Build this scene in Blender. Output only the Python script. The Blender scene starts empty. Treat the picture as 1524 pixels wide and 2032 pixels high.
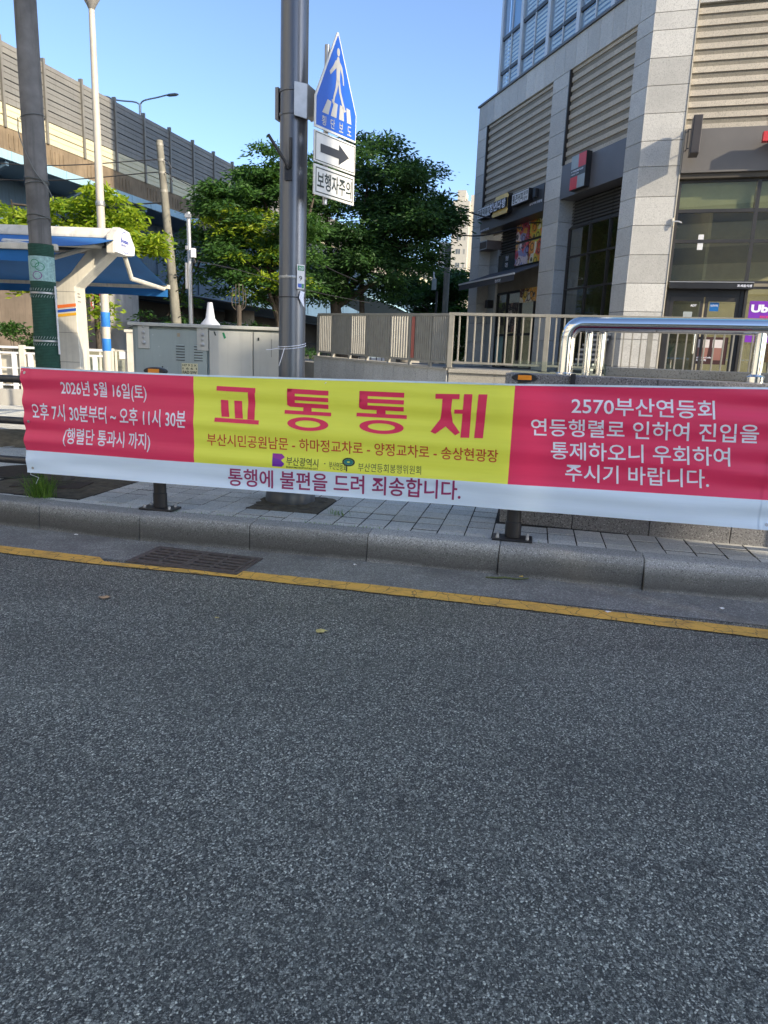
import bpy, bmesh, math, random
import numpy as np
from mathutils import Matrix, Vector
random.seed(7); rng = np.random.default_rng(7)
sc = bpy.context.scene
C = sc.collection
# ------------------------------------------------------------------ camera
cd = bpy.data.cameras.new('camera'); cam = bpy.data.objects.new('camera', cd); C.objects.link(cam)
cam.matrix_world = Matrix(((0.99927, -0.038206, 0.0, 0), (0.008168, 0.213618, -0.976883, 0), (0.037323, 0.97617, 0.213774, 1.55), (0, 0, 0, 1)))
cd.sensor_fit = 'VERTICAL'; cd.sensor_height = 24; cd.sensor_width = 18; cd.lens = 1409/2032*24
cd.clip_start = 0.05; cd.clip_end = 3000
sc.camera = cam
# ------------------------------------------------------------------ sky, sun, exposure
SUN = Vector((.79, -.613, math.tan(math.radians(24.5)))).normalized()
EL = math.asin(SUN.z); AZ = math.atan2(SUN.x, SUN.y)      # azimuth clockwise from +Y
w = bpy.data.worlds.new('World'); sc.world = w; w.use_nodes = True
wn = w.node_tree; bg = wn.nodes['Background']
sky = wn.nodes.new('ShaderNodeTexSky'); sky.sky_type = 'NISHITA'; sky.sun_disc = False
sky.sun_elevation = EL; sky.sun_rotation = AZ; sky.air_density = .7; sky.dust_density = 1.0; sky.ozone_density = 1.5
tint = wn.nodes.new('ShaderNodeMix'); tint.data_type = 'RGBA'; tint.blend_type = 'MULTIPLY'; tint.inputs[0].default_value = 1; tint.inputs[7].default_value = (.875, .925, .975, 1)   # white balance of the whole sky
wn.links.new(sky.outputs[0], tint.inputs[6]); wn.links.new(tint.outputs[2], bg.inputs[0]); bg.inputs[1].default_value = .15
sl = bpy.data.lights.new('sun', 'SUN'); sun = bpy.data.objects.new('sun', sl); C.objects.link(sun)
sl.energy = 2.8; sl.angle = math.radians(.5); sl.color = (1, .87, .67)
sun.rotation_euler = (-SUN).to_track_quat('-Z', 'Y').to_euler()
sc.view_settings.view_transform = 'Standard'; sc.view_settings.look = 'None'
sc.view_settings.exposure = 1.25; sc.view_settings.gamma = 1; sc.view_settings.use_curve_mapping = False
try:
    sc.cycles.use_denoising = True; sc.cycles.max_bounces = 6; sc.cycles.transparent_max_bounces = 12
    sc.cycles.caustics_reflective = False; sc.cycles.caustics_refractive = False
except Exception: pass

# ------------------------------------------------------------------ helpers
W = {}
def tag(o, label=None, cat=None, group=None, kind=None):
    if label: o['label'] = label
    if cat: o['category'] = cat
    if group: o['group'] = group
    if kind: o['kind'] = kind
    return o
def attach(o, M, parent=None):
    W[o.name] = M.copy()
    if parent is not None:
        o.parent = parent; o.matrix_local = W[parent.name].inverted() @ M
    else: o.matrix_world = M
    return o
def empty(name, loc, label=None, cat=None, group=None, kind=None, rz=0):
    o = bpy.data.objects.new(name, None); C.objects.link(o); o.empty_display_size = .2
    attach(o, Matrix.Translation(loc) @ Matrix.Rotation(rz, 4, 'Z'))
    return tag(o, label, cat, group, kind)
class Frame:
    """s to the right as seen from in front, o outward to the viewer, z up"""
    def __init__(F, o, d):
        d = Vector((d[0], d[1])).normalized(); F.o = Vector((o[0], o[1])); F.d = d; F.n = Vector((d.y, -d.x))
    def p(F, s, o, z):
        q = F.o + F.d*s + F.n*o; return (q.x, q.y, z)
    def mat(F, s, o, z):
        return Matrix(((F.d.x, -F.n.x, 0, F.p(s, o, z)[0]), (F.d.y, -F.n.y, 0, F.p(s, o, z)[1]), (0, 0, 1, z), (0, 0, 0, 1)))
WF = Frame((0, 0), (1, 0))
class MB:
    def __init__(s): s.v = []; s.f = []; s.m = []
    def add(s, vs, fs, m=0):
        n = len(s.v); s.v += [tuple(v) for v in vs]; s.f += [tuple(i+n for i in f) for f in fs]; s.m += [m]*len(fs); return s
    def hexa(s, p, m=0):   # 4 bottom ccw, 4 top
        return s.add(p, [(3, 2, 1, 0), (4, 5, 6, 7), (0, 1, 5, 4), (1, 2, 6, 5), (2, 3, 7, 6), (3, 0, 4, 7)], m)
    def box(s, x0, x1, y0, y1, z0, z1, m=0):
        return s.hexa([(x0, y0, z0), (x1, y0, z0), (x1, y1, z0), (x0, y1, z0), (x0, y0, z1), (x1, y0, z1), (x1, y1, z1), (x0, y1, z1)], m)
    def fbox(s, F, a, b, o0, o1, z0, z1, m=0):
        a, b = min(a, b), max(a, b); o0, o1 = min(o0, o1), max(o0, o1)
        return s.hexa([F.p(a, o1, z0), F.p(b, o1, z0), F.p(b, o0, z0), F.p(a, o0, z0), F.p(a, o1, z1), F.p(b, o1, z1), F.p(b, o0, z1), F.p(a, o0, z1)], m)
    def quad(s, a, b, c, d, m=0): return s.add([a, b, c, d], [(0, 1, 2, 3)], m)
    def prism(s, poly, z0, z1, m=0):
        n = len(poly); ar = sum(poly[i][0]*poly[(i+1) % n][1]-poly[(i+1) % n][0]*poly[i][1] for i in range(n))
        if ar < 0: poly = poly[::-1]
        vs = [(x, y, z0) for x, y in poly]+[(x, y, z1) for x, y in poly]
        return s.add(vs, [tuple(range(n))[::-1], tuple(range(n, 2*n))]+[(i, (i+1) % n, n+(i+1) % n, n+i) for i in range(n)], m)
    def fprism(s, F, poly, o0, o1, m=0):   # outline in (s,z), extruded along o
        n = len(poly); ar = sum(poly[i][0]*poly[(i+1) % n][1]-poly[(i+1) % n][0]*poly[i][1] for i in range(n))
        if ar < 0: poly = poly[::-1]
        vs = [F.p(a, o1, z) for a, z in poly]+[F.p(a, o0, z) for a, z in poly]
        return s.add(vs, [tuple(range(n)), tuple(range(n, 2*n))[::-1]]+[(i, n+i, n+(i+1) % n, (i+1) % n)[::1] for i in range(n)], m)
    def tube(s, pts, r, k=12, m=0, cap=True):
        pts = [Vector(p) for p in pts]; rs = r if isinstance(r, (list, tuple)) else [r]*len(pts)
        base = len(s.v); prev = None
        for i, p in enumerate(pts):
            t = (pts[min(i+1, len(pts)-1)]-pts[max(i-1, 0)]).normalized()
            if prev is None:
                a = Vector((0, 0, 1)) if abs(t.z) < .9 else Vector((1, 0, 0)); u = t.cross(a).normalized()
            else: u = (prev - t*prev.dot(t)).normalized()
            prev = u; v = t.cross(u)
            for j in range(k):
                an = 2*math.pi*j/k; q = p+(u*math.cos(an)+v*math.sin(an))*rs[i]; s.v.append(tuple(q))
        for i in range(len(pts)-1):
            for j in range(k):
                a, b = base+i*k+j, base+i*k+(j+1) % k
                s.f.append((a, b, b+k, a+k)); s.m.append(m)
        if cap:
            s.f.append(tuple(base+j for j in range(k))[::-1]); s.m.append(m)
            s.f.append(tuple(base+(len(pts)-1)*k+j for j in range(k))); s.m.append(m)
        return s
    def lathe(s, c, prof, k=24, m=0, sx=1, sy=1):
        return s.loft([[(c[0]+r*sx*math.cos(2*math.pi*j/k), c[1]+r*sy*math.sin(2*math.pi*j/k), z) for j in range(k)] for r, z in prof], m)
    def loft(s, rings, m=0):
        k = len(rings[0]); base = len(s.v)
        for r in rings: s.v += [tuple(p) for p in r]
        for i in range(len(rings)-1):
            for j in range(k):
                a, b = base+i*k+j, base+i*k+(j+1) % k; s.f.append((a, b, b+k, a+k)); s.m.append(m)
        s.f.append(tuple(base+j for j in range(k))[::-1]); s.f.append(tuple(base+(len(rings)-1)*k+j for j in range(k))); s.m += [m, m]
        return s
    def build(s, name, mats, parent=None, smooth=False, bevel=0, org=None, rz=0, label=None, cat=None, group=None, kind=None, ang=40):
        mats = mats if isinstance(mats, (list, tuple)) else [mats]
        V = np.array(s.v, dtype=float)
        if org is None: org = ((V[:, 0].min()+V[:, 0].max())/2, (V[:, 1].min()+V[:, 1].max())/2, V[:, 2].min())
        M = Matrix.Translation(org) @ Matrix.Rotation(rz, 4, 'Z')
        Mi = np.array(M.inverted()); V = V @ Mi[:3, :3].T + Mi[:3, 3]
        me = bpy.data.meshes.new(name); me.from_pydata(V.tolist(), [], s.f)
        for m in mats: me.materials.append(m)
        if len(mats) > 1: me.polygons.foreach_set('material_index', s.m)
        if smooth:
            me.polygons.foreach_set('use_smooth', [True]*len(me.polygons))
            try: me.set_sharp_from_angle(angle=math.radians(ang))
            except Exception: pass
        me.update()
        o = bpy.data.objects.new(name, me); C.objects.link(o); attach(o, M, parent)
        if bevel:
            b = o.modifiers.new('bevel', 'BEVEL'); b.width = bevel; b.segments = 2; b.limit_method = 'ANGLE'
        return tag(o, label, cat, group, kind)
def bez(pts, n=8):     # catmull-rom through points
    P = [Vector(p) for p in pts]; P = [P[0]*2-P[1]]+P+[P[-1]*2-P[-2]]; out = []
    for i in range(1, len(P)-2):
        for k in range(n):
            t = k/n; a, b, c, d = P[i-1], P[i], P[i+1], P[i+2]
            out.append(.5*((2*b)+(-a+c)*t+(2*a-5*b+4*c-d)*t*t+(-a+3*b-3*c+d)*t**3))
    out.append(P[-2]); return out
def inst(src_mesh, name, M, parent, **kw):
    o = bpy.data.objects.new(name, src_mesh); C.objects.link(o); attach(o, M, parent); return tag(o, **kw)
_bx = {}
def cbox(w_, d_, h_, m, name='box', bev=.004):
    """cached bevelled box mesh, centred, y = depth"""
    key = (round(w_, 3), round(d_, 3), round(h_, 3), m.name, name)
    if key not in _bx:
        bm = bmesh.new(); bmesh.ops.create_cube(bm, size=1)
        for v in bm.verts: v.co.x *= w_; v.co.y *= d_; v.co.z *= h_
        if bev: bmesh.ops.bevel(bm, geom=bm.edges[:], offset=bev, segments=1, affect='EDGES')
        me = bpy.data.meshes.new(name); bm.to_mesh(me); bm.free(); me.materials.append(m); _bx[key] = me
    return _bx[key]
def piece(F, name, a, b, o0, o1, z0, z1, m, parent, bev=.004, **kw):
    a, b = min(a, b), max(a, b)
    me = cbox(b-a, abs(o1-o0), z1-z0, m, name, bev)
    return inst(me, name, F.mat((a+b)/2, (o0+o1)/2, (z0+z1)/2), parent, **kw)

# ------------------------------------------------------------------ materials
def NT(name):
    m = bpy.data.materials.new(name); m.use_nodes = True; t = m.node_tree; b = t.nodes['Principled BSDF']; return m, t, b
def nd(t, typ, **kw):
    n = t.nodes.new(typ)
    for k, v in kw.items():
        if k.startswith('i_'): n.inputs[k[2:].replace('_', ' ')].default_value = v
        else: setattr(n, k, v)
    return n
def ramp(t, src, stops, interp='LINEAR'):
    r = t.nodes.new('ShaderNodeValToRGB'); r.color_ramp.interpolation = interp; e = r.color_ramp.elements
    while len(e) < len(stops): e.new(.5)
    for i, (p, c) in enumerate(stops):
        e[i].position = p; e[i].color = (*c, 1) if isinstance(c, tuple) else (c, c, c, 1)
    t.links.new(src, r.inputs[0]); return r.outputs[0]
def mix(t, a, b, f, mode='MIX'):
    n = t.nodes.new('ShaderNodeMix'); n.data_type = 'RGBA'; n.blend_type = mode
    for s, v in ((n.inputs[6], a), (n.inputs[7], b), (n.inputs[0], f)):
        if hasattr(v, 'links'): t.links.new(v, s)
        elif isinstance(v, tuple): s.default_value = (*v, 1)
        else: s.default_value = v
    return n.outputs[2]
def noise(t, scale, detail=4, rough=.6, vec=None, dist=0):
    n = nd(t, 'ShaderNodeTexNoise'); n.inputs['Scale'].default_value = scale; n.inputs['Detail'].default_value = detail
    n.inputs['Roughness'].default_value = rough; n.inputs['Distortion'].default_value = dist
    t.links.new(vec or pos(t), n.inputs['Vector']); return n.outputs['Fac']
def pos(t):
    for n in t.nodes:
        if n.bl_idname == 'ShaderNodeNewGeometry': return n.outputs['Position']
    return t.nodes.new('ShaderNodeNewGeometry').outputs['Position']
def vmul(t, v):
    n = t.nodes.new('ShaderNodeVectorMath'); n.operation = 'MULTIPLY'; n.inputs[1].default_value = v; t.links.new(pos(t), n.inputs[0]); return n.outputs[0]
def bump(t, b, h, strength, dist=.01):
    n = nd(t, 'ShaderNodeBump'); n.inputs['Strength'].default_value = strength; n.inputs['Distance'].default_value = dist
    t.links.new(h, n.inputs['Height']); t.links.new(n.outputs[0], b.inputs['Normal'])
def M_(name, col, rough=.6, metal=0, var=.12, scale=3, bmp=0, bscale=60, streak=0, spec=.5, coat=0):
    m, t, b = NT(name); f = noise(t, scale)
    lo = tuple(c*(1-var) for c in col); hi = tuple(min(1, c*(1+var)) for c in col)
    c = mix(t, lo, hi, ramp(t, f, [(.3, 0.), (.7, 1.)]))
    if streak:
        s = noise(t, 1, 5, .7, vmul(t, (14, 14, .8)))
        c = mix(t, c, tuple(x*(1-streak) for x in col), ramp(t, s, [(.5, 0.), (.75, 1.)]))
    t.links.new(c, b.inputs['Base Color']); b.inputs['Roughness'].default_value = rough; b.inputs['Metallic'].default_value = metal
    b.inputs['Specular IOR Level'].default_value = spec; b.inputs['Coat Weight'].default_value = coat
    if bmp: bump(t, b, noise(t, bscale, 6), bmp, .004)
    return m
def granite(name, col, sp=.35, scale=90, rough=.7, dark=.35, varo=.06):
    m, t, b = NT(name)
    v = nd(t, 'ShaderNodeTexVoronoi'); v.inputs['Scale'].default_value = scale; t.links.new(pos(t), v.inputs['Vector'])
    g = ramp(t, v.outputs['Color'], [(.15, tuple(c*dark for c in col)), (.35, col), (.75, col), (.9, tuple(min(1, c*(1+sp)) for c in col))])
    c = mix(t, g, tuple(c*.72 for c in col), ramp(t, noise(t, 1.3, 6, .7), [(.45, 0.), (.75, .55)]))
    c = mix(t, c, tuple(c*.7 for c in col), ramp(t, noise(t, 1, 5, .7, vmul(t, (9, 9, .5))), [(.55, 0.), (.8, .4)]))
    oi = nd(t, 'ShaderNodeObjectInfo')
    c = mix(t, c, ramp(t, oi.outputs['Random'], [(0, 1-varo*2), (1, 1.)]), 1., 'MULTIPLY')
    t.links.new(c, b.inputs['Base Color']); b.inputs['Roughness'].default_value = rough
    bump(t, b, noise(t, scale*1.2, 3), .25, .002); return m
def emis(name, col, s):
    m, t, b = NT(name); b.inputs['Base Color'].default_value = (*col, 1); b.inputs['Emission Color'].default_value = (*col, 1); b.inputs['Emission Strength'].default_value = s; return m
def glass(name, tint, mixf=.25, rough=.02, bmp=0):
    """window glass: clear pane with a fresnel reflection"""
    m, t, b = NT(name); t.nodes.remove(b); out = t.nodes['Material Output']
    tr = nd(t, 'ShaderNodeBsdfTransparent'); tr.inputs[0].default_value = (*tint, 1)
    gl = nd(t, 'ShaderNodeBsdfGlossy'); gl.inputs['Roughness'].default_value = rough; gl.inputs[0].default_value = (1, 1, 1, 1)
    fr = nd(t, 'ShaderNodeFresnel'); fr.inputs[0].default_value = 1.5
    ad = nd(t, 'ShaderNodeMath', operation='MULTIPLY_ADD'); ad.inputs[1].default_value = 1.1; ad.inputs[2].default_value = mixf; ad.use_clamp = True
    t.links.new(fr.outputs[0], ad.inputs[0]); mx = nd(t, 'ShaderNodeMixShader'); ge = nd(t, 'ShaderNodeNewGeometry'); bf = nd(t, 'ShaderNodeMath', operation='MULTIPLY'); iv = nd(t, 'ShaderNodeMath', operation='SUBTRACT'); iv.inputs[0].default_value = 1
    t.links.new(ge.outputs['Backfacing'], iv.inputs[1]); t.links.new(iv.outputs[0], bf.inputs[0]); t.links.new(ad.outputs[0], bf.inputs[1])
    t.links.new(bf.outputs[0], mx.inputs[0]); t.links.new(tr.outputs[0], mx.inputs[1]); t.links.new(gl.outputs[0], mx.inputs[2])
    if bmp:
        n = nd(t, 'ShaderNodeBump'); n.inputs['Strength'].default_value = bmp; n.inputs['Distance'].default_value = .02
        t.links.new(noise(t, .6, 1), n.inputs['Height']); t.links.new(n.outputs[0], gl.inputs['Normal'])
    t.links.new(mx.outputs[0], out.inputs[0]); return m
def leafmat(name, c1, c2, trans=.45):
    m, t, b = NT(name); g = t.nodes.new('ShaderNodeNewGeometry')
    f = mix(t, g.outputs['Random Per Island'], noise(t, 1.1, 3), .55)
    c = mix(t, c1, c2, ramp(t, f, [(.3, 0.), (.62, 1.)]))
    t.links.new(c, b.inputs['Base Color']); b.inputs['Roughness'].default_value = .5; b.inputs['Specular IOR Level'].default_value = .3
    tl = nd(t, 'ShaderNodeBsdfTranslucent'); t.links.new(mix(t, c, (1.3, 1.35, .5), 1., 'MULTIPLY'), tl.inputs[0])
    mx = nd(t, 'ShaderNodeMixShader'); mx.inputs[0].default_value = trans
    t.links.new(b.outputs[0], mx.inputs[1]); t.links.new(tl.outputs[0], mx.inputs[2]); t.links.new(mx.outputs[0], t.nodes['Material Output'].inputs[0]); return m

def asphalt_mat():
    m, t, b = NT('asphalt')
    wob = nd(t, 'ShaderNodeTexNoise'); wob.inputs['Scale'].default_value = 60; t.links.new(pos(t), wob.inputs['Vector'])
    ad = nd(t, 'ShaderNodeVectorMath', operation='MULTIPLY_ADD'); ad.inputs[1].default_value = (.008,)*3
    t.links.new(wob.outputs['Color'], ad.inputs[0]); t.links.new(pos(t), ad.inputs[2])
    def vor(sc_, feat='F1'):
        v = nd(t, 'ShaderNodeTexVoronoi'); v.feature = feat; v.inputs['Scale'].default_value = sc_; t.links.new(ad.outputs[0], v.inputs['Vector']); return v
    v1 = vor(145); e1 = vor(145, 'DISTANCE_TO_EDGE'); v2 = vor(330); v3 = vor(75)
    stone = ramp(t, v1.outputs['Color'], [(.0, (.018, .019, .021)), (.40, (.038, .040, .044)), (.58, (.10, .105, .11)), (.76, (.26, .265, .275)), (1., (.66, .67, .68))])
    fine = ramp(t, v2.outputs['Color'], [(.0, (.012, .013, .015)), (.6, (.05, .052, .056)), (1., (.30, .305, .315))])
    big = ramp(t, v3.outputs['Color'], [(.80, 0.), (.86, 1.)])
    edge = ramp(t, e1.outputs['Distance'], [(.0, 0.), (.22, 1.)])
    c = mix(t, fine, stone, edge)
    c = mix(t, c, (.20, .205, .21), mix(t, (0, 0, 0), edge, mix(t, (0, 0, 0), (.55, .55, .55), big)))
    big2 = noise(t, 1, 5, .65, vmul(t, (.35, 1.1, 1))); c = mix(t, c, (.028, .029, .031), ramp(t, big2, [(.42, 0.), (.74, .40)]))
    wear = noise(t, 1, 3, .6, vmul(t, (.25, 2.2, 1))); c = mix(t, c, (.16, .165, .165), ramp(t, wear, [(.5, 0.), (.75, .14)]))
    sp = noise(t, 6, 5, .75); c = mix(t, c, (.012, .012, .013), ramp(t, sp, [(.60, 0.), (.72, .7)]))
    c = mix(t, c, (1.66, 1.66, 1.36), 1., 'MULTIPLY')
    t.links.new(c, b.inputs['Base Color']); b.inputs['Roughness'].default_value = .75; b.inputs['Specular IOR Level'].default_value = .35
    h = mix(t, mix(t, fine, stone, edge), v1.outputs['Color'], .35)
    bump(t, b, h, 1., .006); return m
def gutter_mat():
    m, t, b = NT('gutter_concrete')
    v = nd(t, 'ShaderNodeTexVoronoi'); v.inputs['Scale'].default_value = 130; t.links.new(pos(t), v.inputs['Vector'])
    c = ramp(t, v.outputs['Color'], [(0, (.125, .132, .122)), (.6, (.21, .22, .205)), (1, (.46, .47, .44))])
    c = mix(t, c, (.09, .09, .088), ramp(t, noise(t, 2.2, 6, .7), [(.4, 0.), (.7, .7)]))
    c = mix(t, c, (.20, .19, .175), ramp(t, noise(t, 7, 5, .7), [(.6, 0.), (.75, .5)]))
    t.links.new(c, b.inputs['Base Color']); b.inputs['Roughness'].default_value = .85; bump(t, b, v.outputs['Color'], .6, .004); return m
def yellow_mat():
    m, t, b = NT('yellow_road_paint')
    c = mix(t, (.78, .47, .09), (.70, .39, .065), noise(t, 30, 5))
    c = mix(t, c, (.26, .17, .06), ramp(t, noise(t, 4, 6, .8), [(.47, 0.), (.72, .75)]))
    c = mix(t, c, (.10, .09, .07), ramp(t, noise(t, 1, 5, .8, vmul(t, (2, 20, 1))), [(.60, 0.), (.72, .6)]))
    v = nd(t, 'ShaderNodeTexVoronoi'); v.feature = 'DISTANCE_TO_EDGE'; v.inputs['Scale'].default_value = 7
    wv = nd(t, 'ShaderNodeVectorMath', operation='MULTIPLY_ADD'); wv.inputs[1].default_value = (.06,)*3
    nn = nd(t, 'ShaderNodeTexNoise'); nn.inputs['Scale'].default_value = 12; t.links.new(pos(t), nn.inputs['Vector'])
    t.links.new(nn.outputs['Color'], wv.inputs[0]); t.links.new(pos(t), wv.inputs[2]); t.links.new(wv.outputs[0], v.inputs['Vector'])
    c = mix(t, (.10, .075, .04), c, ramp(t, v.outputs['Distance'], [(.0, 0.), (.025, 1.)]))
    v2 = nd(t, 'ShaderNodeTexVoronoi'); v2.inputs['Scale'].default_value = 95; t.links.new(pos(t), v2.inputs['Vector'])
    c = mix(t, c, (.07, .06, .045), ramp(t, noise(t, 70, 3, .8), [(.6, 0.), (.68, .8)]))
    t.links.new(c, b.inputs['Base Color']); b.inputs['Roughness'].default_value = .65; bump(t, b, v2.outputs['Color'], .5, .004); return m
def food_mat(name, seed, cols):
    m, t, b = NT(name); v = nd(t, 'ShaderNodeTexVoronoi'); v.inputs['Scale'].default_value = 3.6
    a = nd(t, 'ShaderNodeVectorMath', operation='ADD'); a.inputs[1].default_value = (seed*3.1, seed, seed*1.7); t.links.new(pos(t), a.inputs[0]); t.links.new(a.outputs[0], v.inputs['Vector'])
    sep = nd(t, 'ShaderNodeSeparateColor'); t.links.new(v.outputs['Color'], sep.inputs[0])
    base = ramp(t, sep.outputs[0], [(i/len(cols), c) for i, c in enumerate(cols)], 'CONSTANT')
    ring = ramp(t, v.outputs['Distance'], [(0, 0.), (.3, 0.), (.34, 1.), (.42, 1.), (.46, 0.)])
    c = mix(t, base, (.05, .03, .03), ring); n = noise(t, 22, 3, .6, a.outputs[0]); c = mix(t, c, cols[-1], ramp(t, n, [(.55, 0.), (.62, .8)]))
    t.links.new(c, b.inputs['Base Color']); b.inputs['Roughness'].default_value = .35; return m

asphalt = asphalt_mat(); gutter = gutter_mat(); yellowp = yellow_mat()
stone_l = granite('stone_panel_grey', (.66, .645, .60), .15, 70, .65, .7, .15)
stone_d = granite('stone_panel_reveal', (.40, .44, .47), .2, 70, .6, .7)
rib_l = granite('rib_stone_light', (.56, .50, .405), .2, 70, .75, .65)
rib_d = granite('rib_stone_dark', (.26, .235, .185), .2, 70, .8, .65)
kerbm = granite('kerb_granite', (.43, .44, .42), .9, 170, .8, .35, .22)
def kerb_dirt(m):
    t = m.node_tree; b = t.nodes['Principled BSDF']; src = b.inputs['Base Color'].links[0].from_socket
    sep = nd(t, 'ShaderNodeSeparateXYZ'); t.links.new(pos(t), sep.inputs[0])
    wv = nd(t, 'ShaderNodeMath', operation='MULTIPLY_ADD'); wv.inputs[1].default_value = .12; t.links.new(noise(t, 1.1, 6, .7), wv.inputs[0]); t.links.new(sep.outputs[2], wv.inputs[2])
    f = ramp(t, wv.outputs[0], [(.0, .35), (.05, .88), (.14, .70), (.215, .12), (.26, 0.)])
    sx = ramp(t, sep.outputs[0], [(0., 1.), (1., 1.)])
    t.links.new(mix(t, src, (.045, .043, .037), f), b.inputs['Base Color'])
kerb_dirt(kerbm)
tilem = granite('paving_tile', (.64, .635, .585), .25, 120, .85, .6, .10)
joint = M_('joint_soil', (.018, .016, .013), .95, var=.4, scale=9, bmp=.5)
soil = M_('soil', (.10, .082, .055), .95, var=.45, scale=14, bmp=.8, bscale=90)
planterg = granite('planter_granite', (.24, .235, .235), .9, 130, .6, .25)
wallg = granite('terrace_granite', (.46, .46, .445), .2, 80, .7, .6)
cream_g = granite('cream_granite', (.42, .39, .33), .25, 110, .7, .55)
conc = M_('concrete', (.30, .27, .225), .85, var=.25, scale=1.5, bmp=.3, streak=.35)
conc_par = M_('parapet_concrete', (.235, .175, .11), .9, var=.3, scale=1.2, bmp=.4, streak=.55)
conc_w = M_('pale_concrete', (.42, .40, .36), .8, var=.15, scale=1.2, bmp=.2, streak=.25)
steel_b = M_('girder_paint_blue', (.10, .165, .235), .5, var=.15, scale=.6, streak=.3)
steel_edge = M_('flange_paint_blue', (.33, .50, .58), .5, var=.1, scale=.8, streak=.2)
steel_dk = M_('dark_steel', (.035, .037, .042), .45, metal=.3, var=.2)
black = M_('black_plastic', (.018, .018, .02), .4, var=.2)
rail_gm = M_('rail_paint_charcoal', (.045, .047, .052), .38, metal=.2, var=.2, scale=8)
pole_gm = M_('pole_paint_gunmetal', (.095, .105, .125), .30, metal=.75, var=.14, scale=5, streak=.15, bmp=.03, bscale=9)
def brushed(name):
    m, t, b = NT(name); g = t.nodes.new('ShaderNodeNewGeometry')
    c = mix(t, (.115, .13, .155), (.17, .18, .205), noise(t, 1, 5, .7, vmul(t, (70, 70, .6))))
    t.links.new(c, b.inputs['Base Color']); b.inputs['Metallic'].default_value = .55
    t.links.new(ramp(t, noise(t, 1, 4, .7, vmul(t, (40, 40, .5))), [(.3, .25), (.7, .42)]), b.inputs['Roughness']); return m
pole_gm = brushed('pole_painted_steel')
steel_g = M_('galvanised_bracket', (.42, .43, .44), .42, metal=.7, var=.15, scale=9)
chrome = M_('polished_steel', (.80, .80, .79), .09, metal=1, var=.03)
oldpole = M_('weathered_pole', (.165, .16, .155), .85, var=.35, scale=4, bmp=.5, bscale=30, streak=.45)
upole = M_('concrete_pole', (.21, .20, .165), .9, var=.25, scale=3, bmp=.3, streak=.35)
lpole = M_('pale_pole_paint', (.50, .46, .38), .5, var=.1, scale=3, streak=.15)
amber = M_('amber_reflector', (.75, .26, .02), .3, var=.08)
cab = M_('cabinet_paint', (.33, .385, .365), .5, var=.08, scale=2.5, streak=.2)
cab2 = M_('cabinet_paint_pale', (.50, .50, .45), .5, var=.07, scale=2.5, streak=.2)
cabd = M_('cabinet_slot', (.05, .055, .055), .7)
whitep = M_('white_paint', (.74, .74, .74), .5, var=.05, scale=4, streak=.08)
creamp = M_('cream_paint', (.62, .585, .50), .5, var=.12, scale=4, streak=.28)
fence_p = M_('fence_paint', (.29, .275, .235), .5, metal=.1, var=.12, scale=6)
fascia = M_('fascia_metal', (.12, .12, .13), .45, metal=.1, var=.08, scale=1.5)
frame_d = M_('window_frame_dark', (.055, .052, .05), .4, metal=.4, var=.1)
frame_l = M_('window_frame_pale', (.42, .44, .46), .4, metal=.1, var=.06)
blind_m = M_('blind_cream', (.80, .78, .68), .7, var=.06)
interior = M_('interior_wall', (.50, .46, .36), .8, var=.1); interior_f = M_('interior_floor', (.07, .065, .06), .4)
glass_b = glass('shop_glass', (.80, .82, .70), .24, .01, .01)
glass_t = glass('tower_glass', (.88, .94, .98), .06, .02, .04)
clear_g = glass('clear_panel', (.85, .9, .86), .02, .02)
awn_blue = M_('awning_blue', (.012, .13, .38), .8, var=.08, scale=3)
awn_dk = M_('awning_charcoal', (.075, .08, .095), .85, var=.1)
red = M_('banner_red', (.60, .045, .105), .6, var=.05, scale=6)
yel = M_('banner_yellow', (.64, .62, .085), .6, var=.05, scale=6)
def cloth_mat(name, col):
    m, t, b = NT(name); c = mix(t, tuple(x*.93 for x in col), tuple(min(1, x*1.06) for x in col), noise(t, 1, 5, .6, vmul(t, (1.5, 1.5, 14))))
    t.links.new(c, b.inputs['Base Color']); b.inputs['Roughness'].default_value = .42; b.inputs['Sheen Weight'].default_value = .3; b.inputs['Sheen Roughness'].default_value = .5
    bump(t, b, noise(t, 1, 3, .5, vmul(t, (1.2, 1.2, 22))), .16, .012); return m
red = cloth_mat('banner_red', (.80, .03, .12)); yel = cloth_mat('banner_yellow', (.86, .90, .085)); whi = cloth_mat('banner_white', (.70, .84, 1.0))
ink_w = M_('ink_white', (.84, .86, .95), .5, var=.03); ink_r = M_('ink_crimson', (.80, .03, .11), .5, var=.03); ink_dr = M_('ink_brick', (.58, .06, .03), .5)
ink_k = M_('ink_black', (.02, .03, .025), .5); ink_b = M_('ink_blue', (.02, .05, .42), .4); ink_pu = M_('ink_purple', (.20, .02, .22), .5)
sgn_w = M_('sign_white', (.70, .69, .65), .4, var=.05, scale=8, streak=.12); sgn_b = M_('sign_blue', (.006, .095, .50), .4, var=.08, scale=5)
sgn_r = M_('sign_red', (.55, .025, .03), .4); sgn_g = M_('sign_green', (.01, .22, .09), .4); sgn_y = M_('sign_yellow', (.72, .58, .10), .5); gold = M_('sign_gold', (.90, .64, .20), .4)
mesh_gr = M_('wrap_green', (.022, .075, .052), .9, var=.2, scale=20); mesh_pr = M_('wrap_print', (.30, .47, .45), .8, var=.25, scale=40)
wire_g = M_('wire_grey', (.16, .17, .16), .5, metal=.5); wire_k = M_('cable_black', (.02, .02, .022), .6)
bark = M_('bark', (.075, .06, .045), .9, var=.35, scale=9, bmp=.8, bscale=35); 
leaf_d = leafmat('leaf_dark', (.022, .06, .02), (.055, .13, .035), .35)
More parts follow.
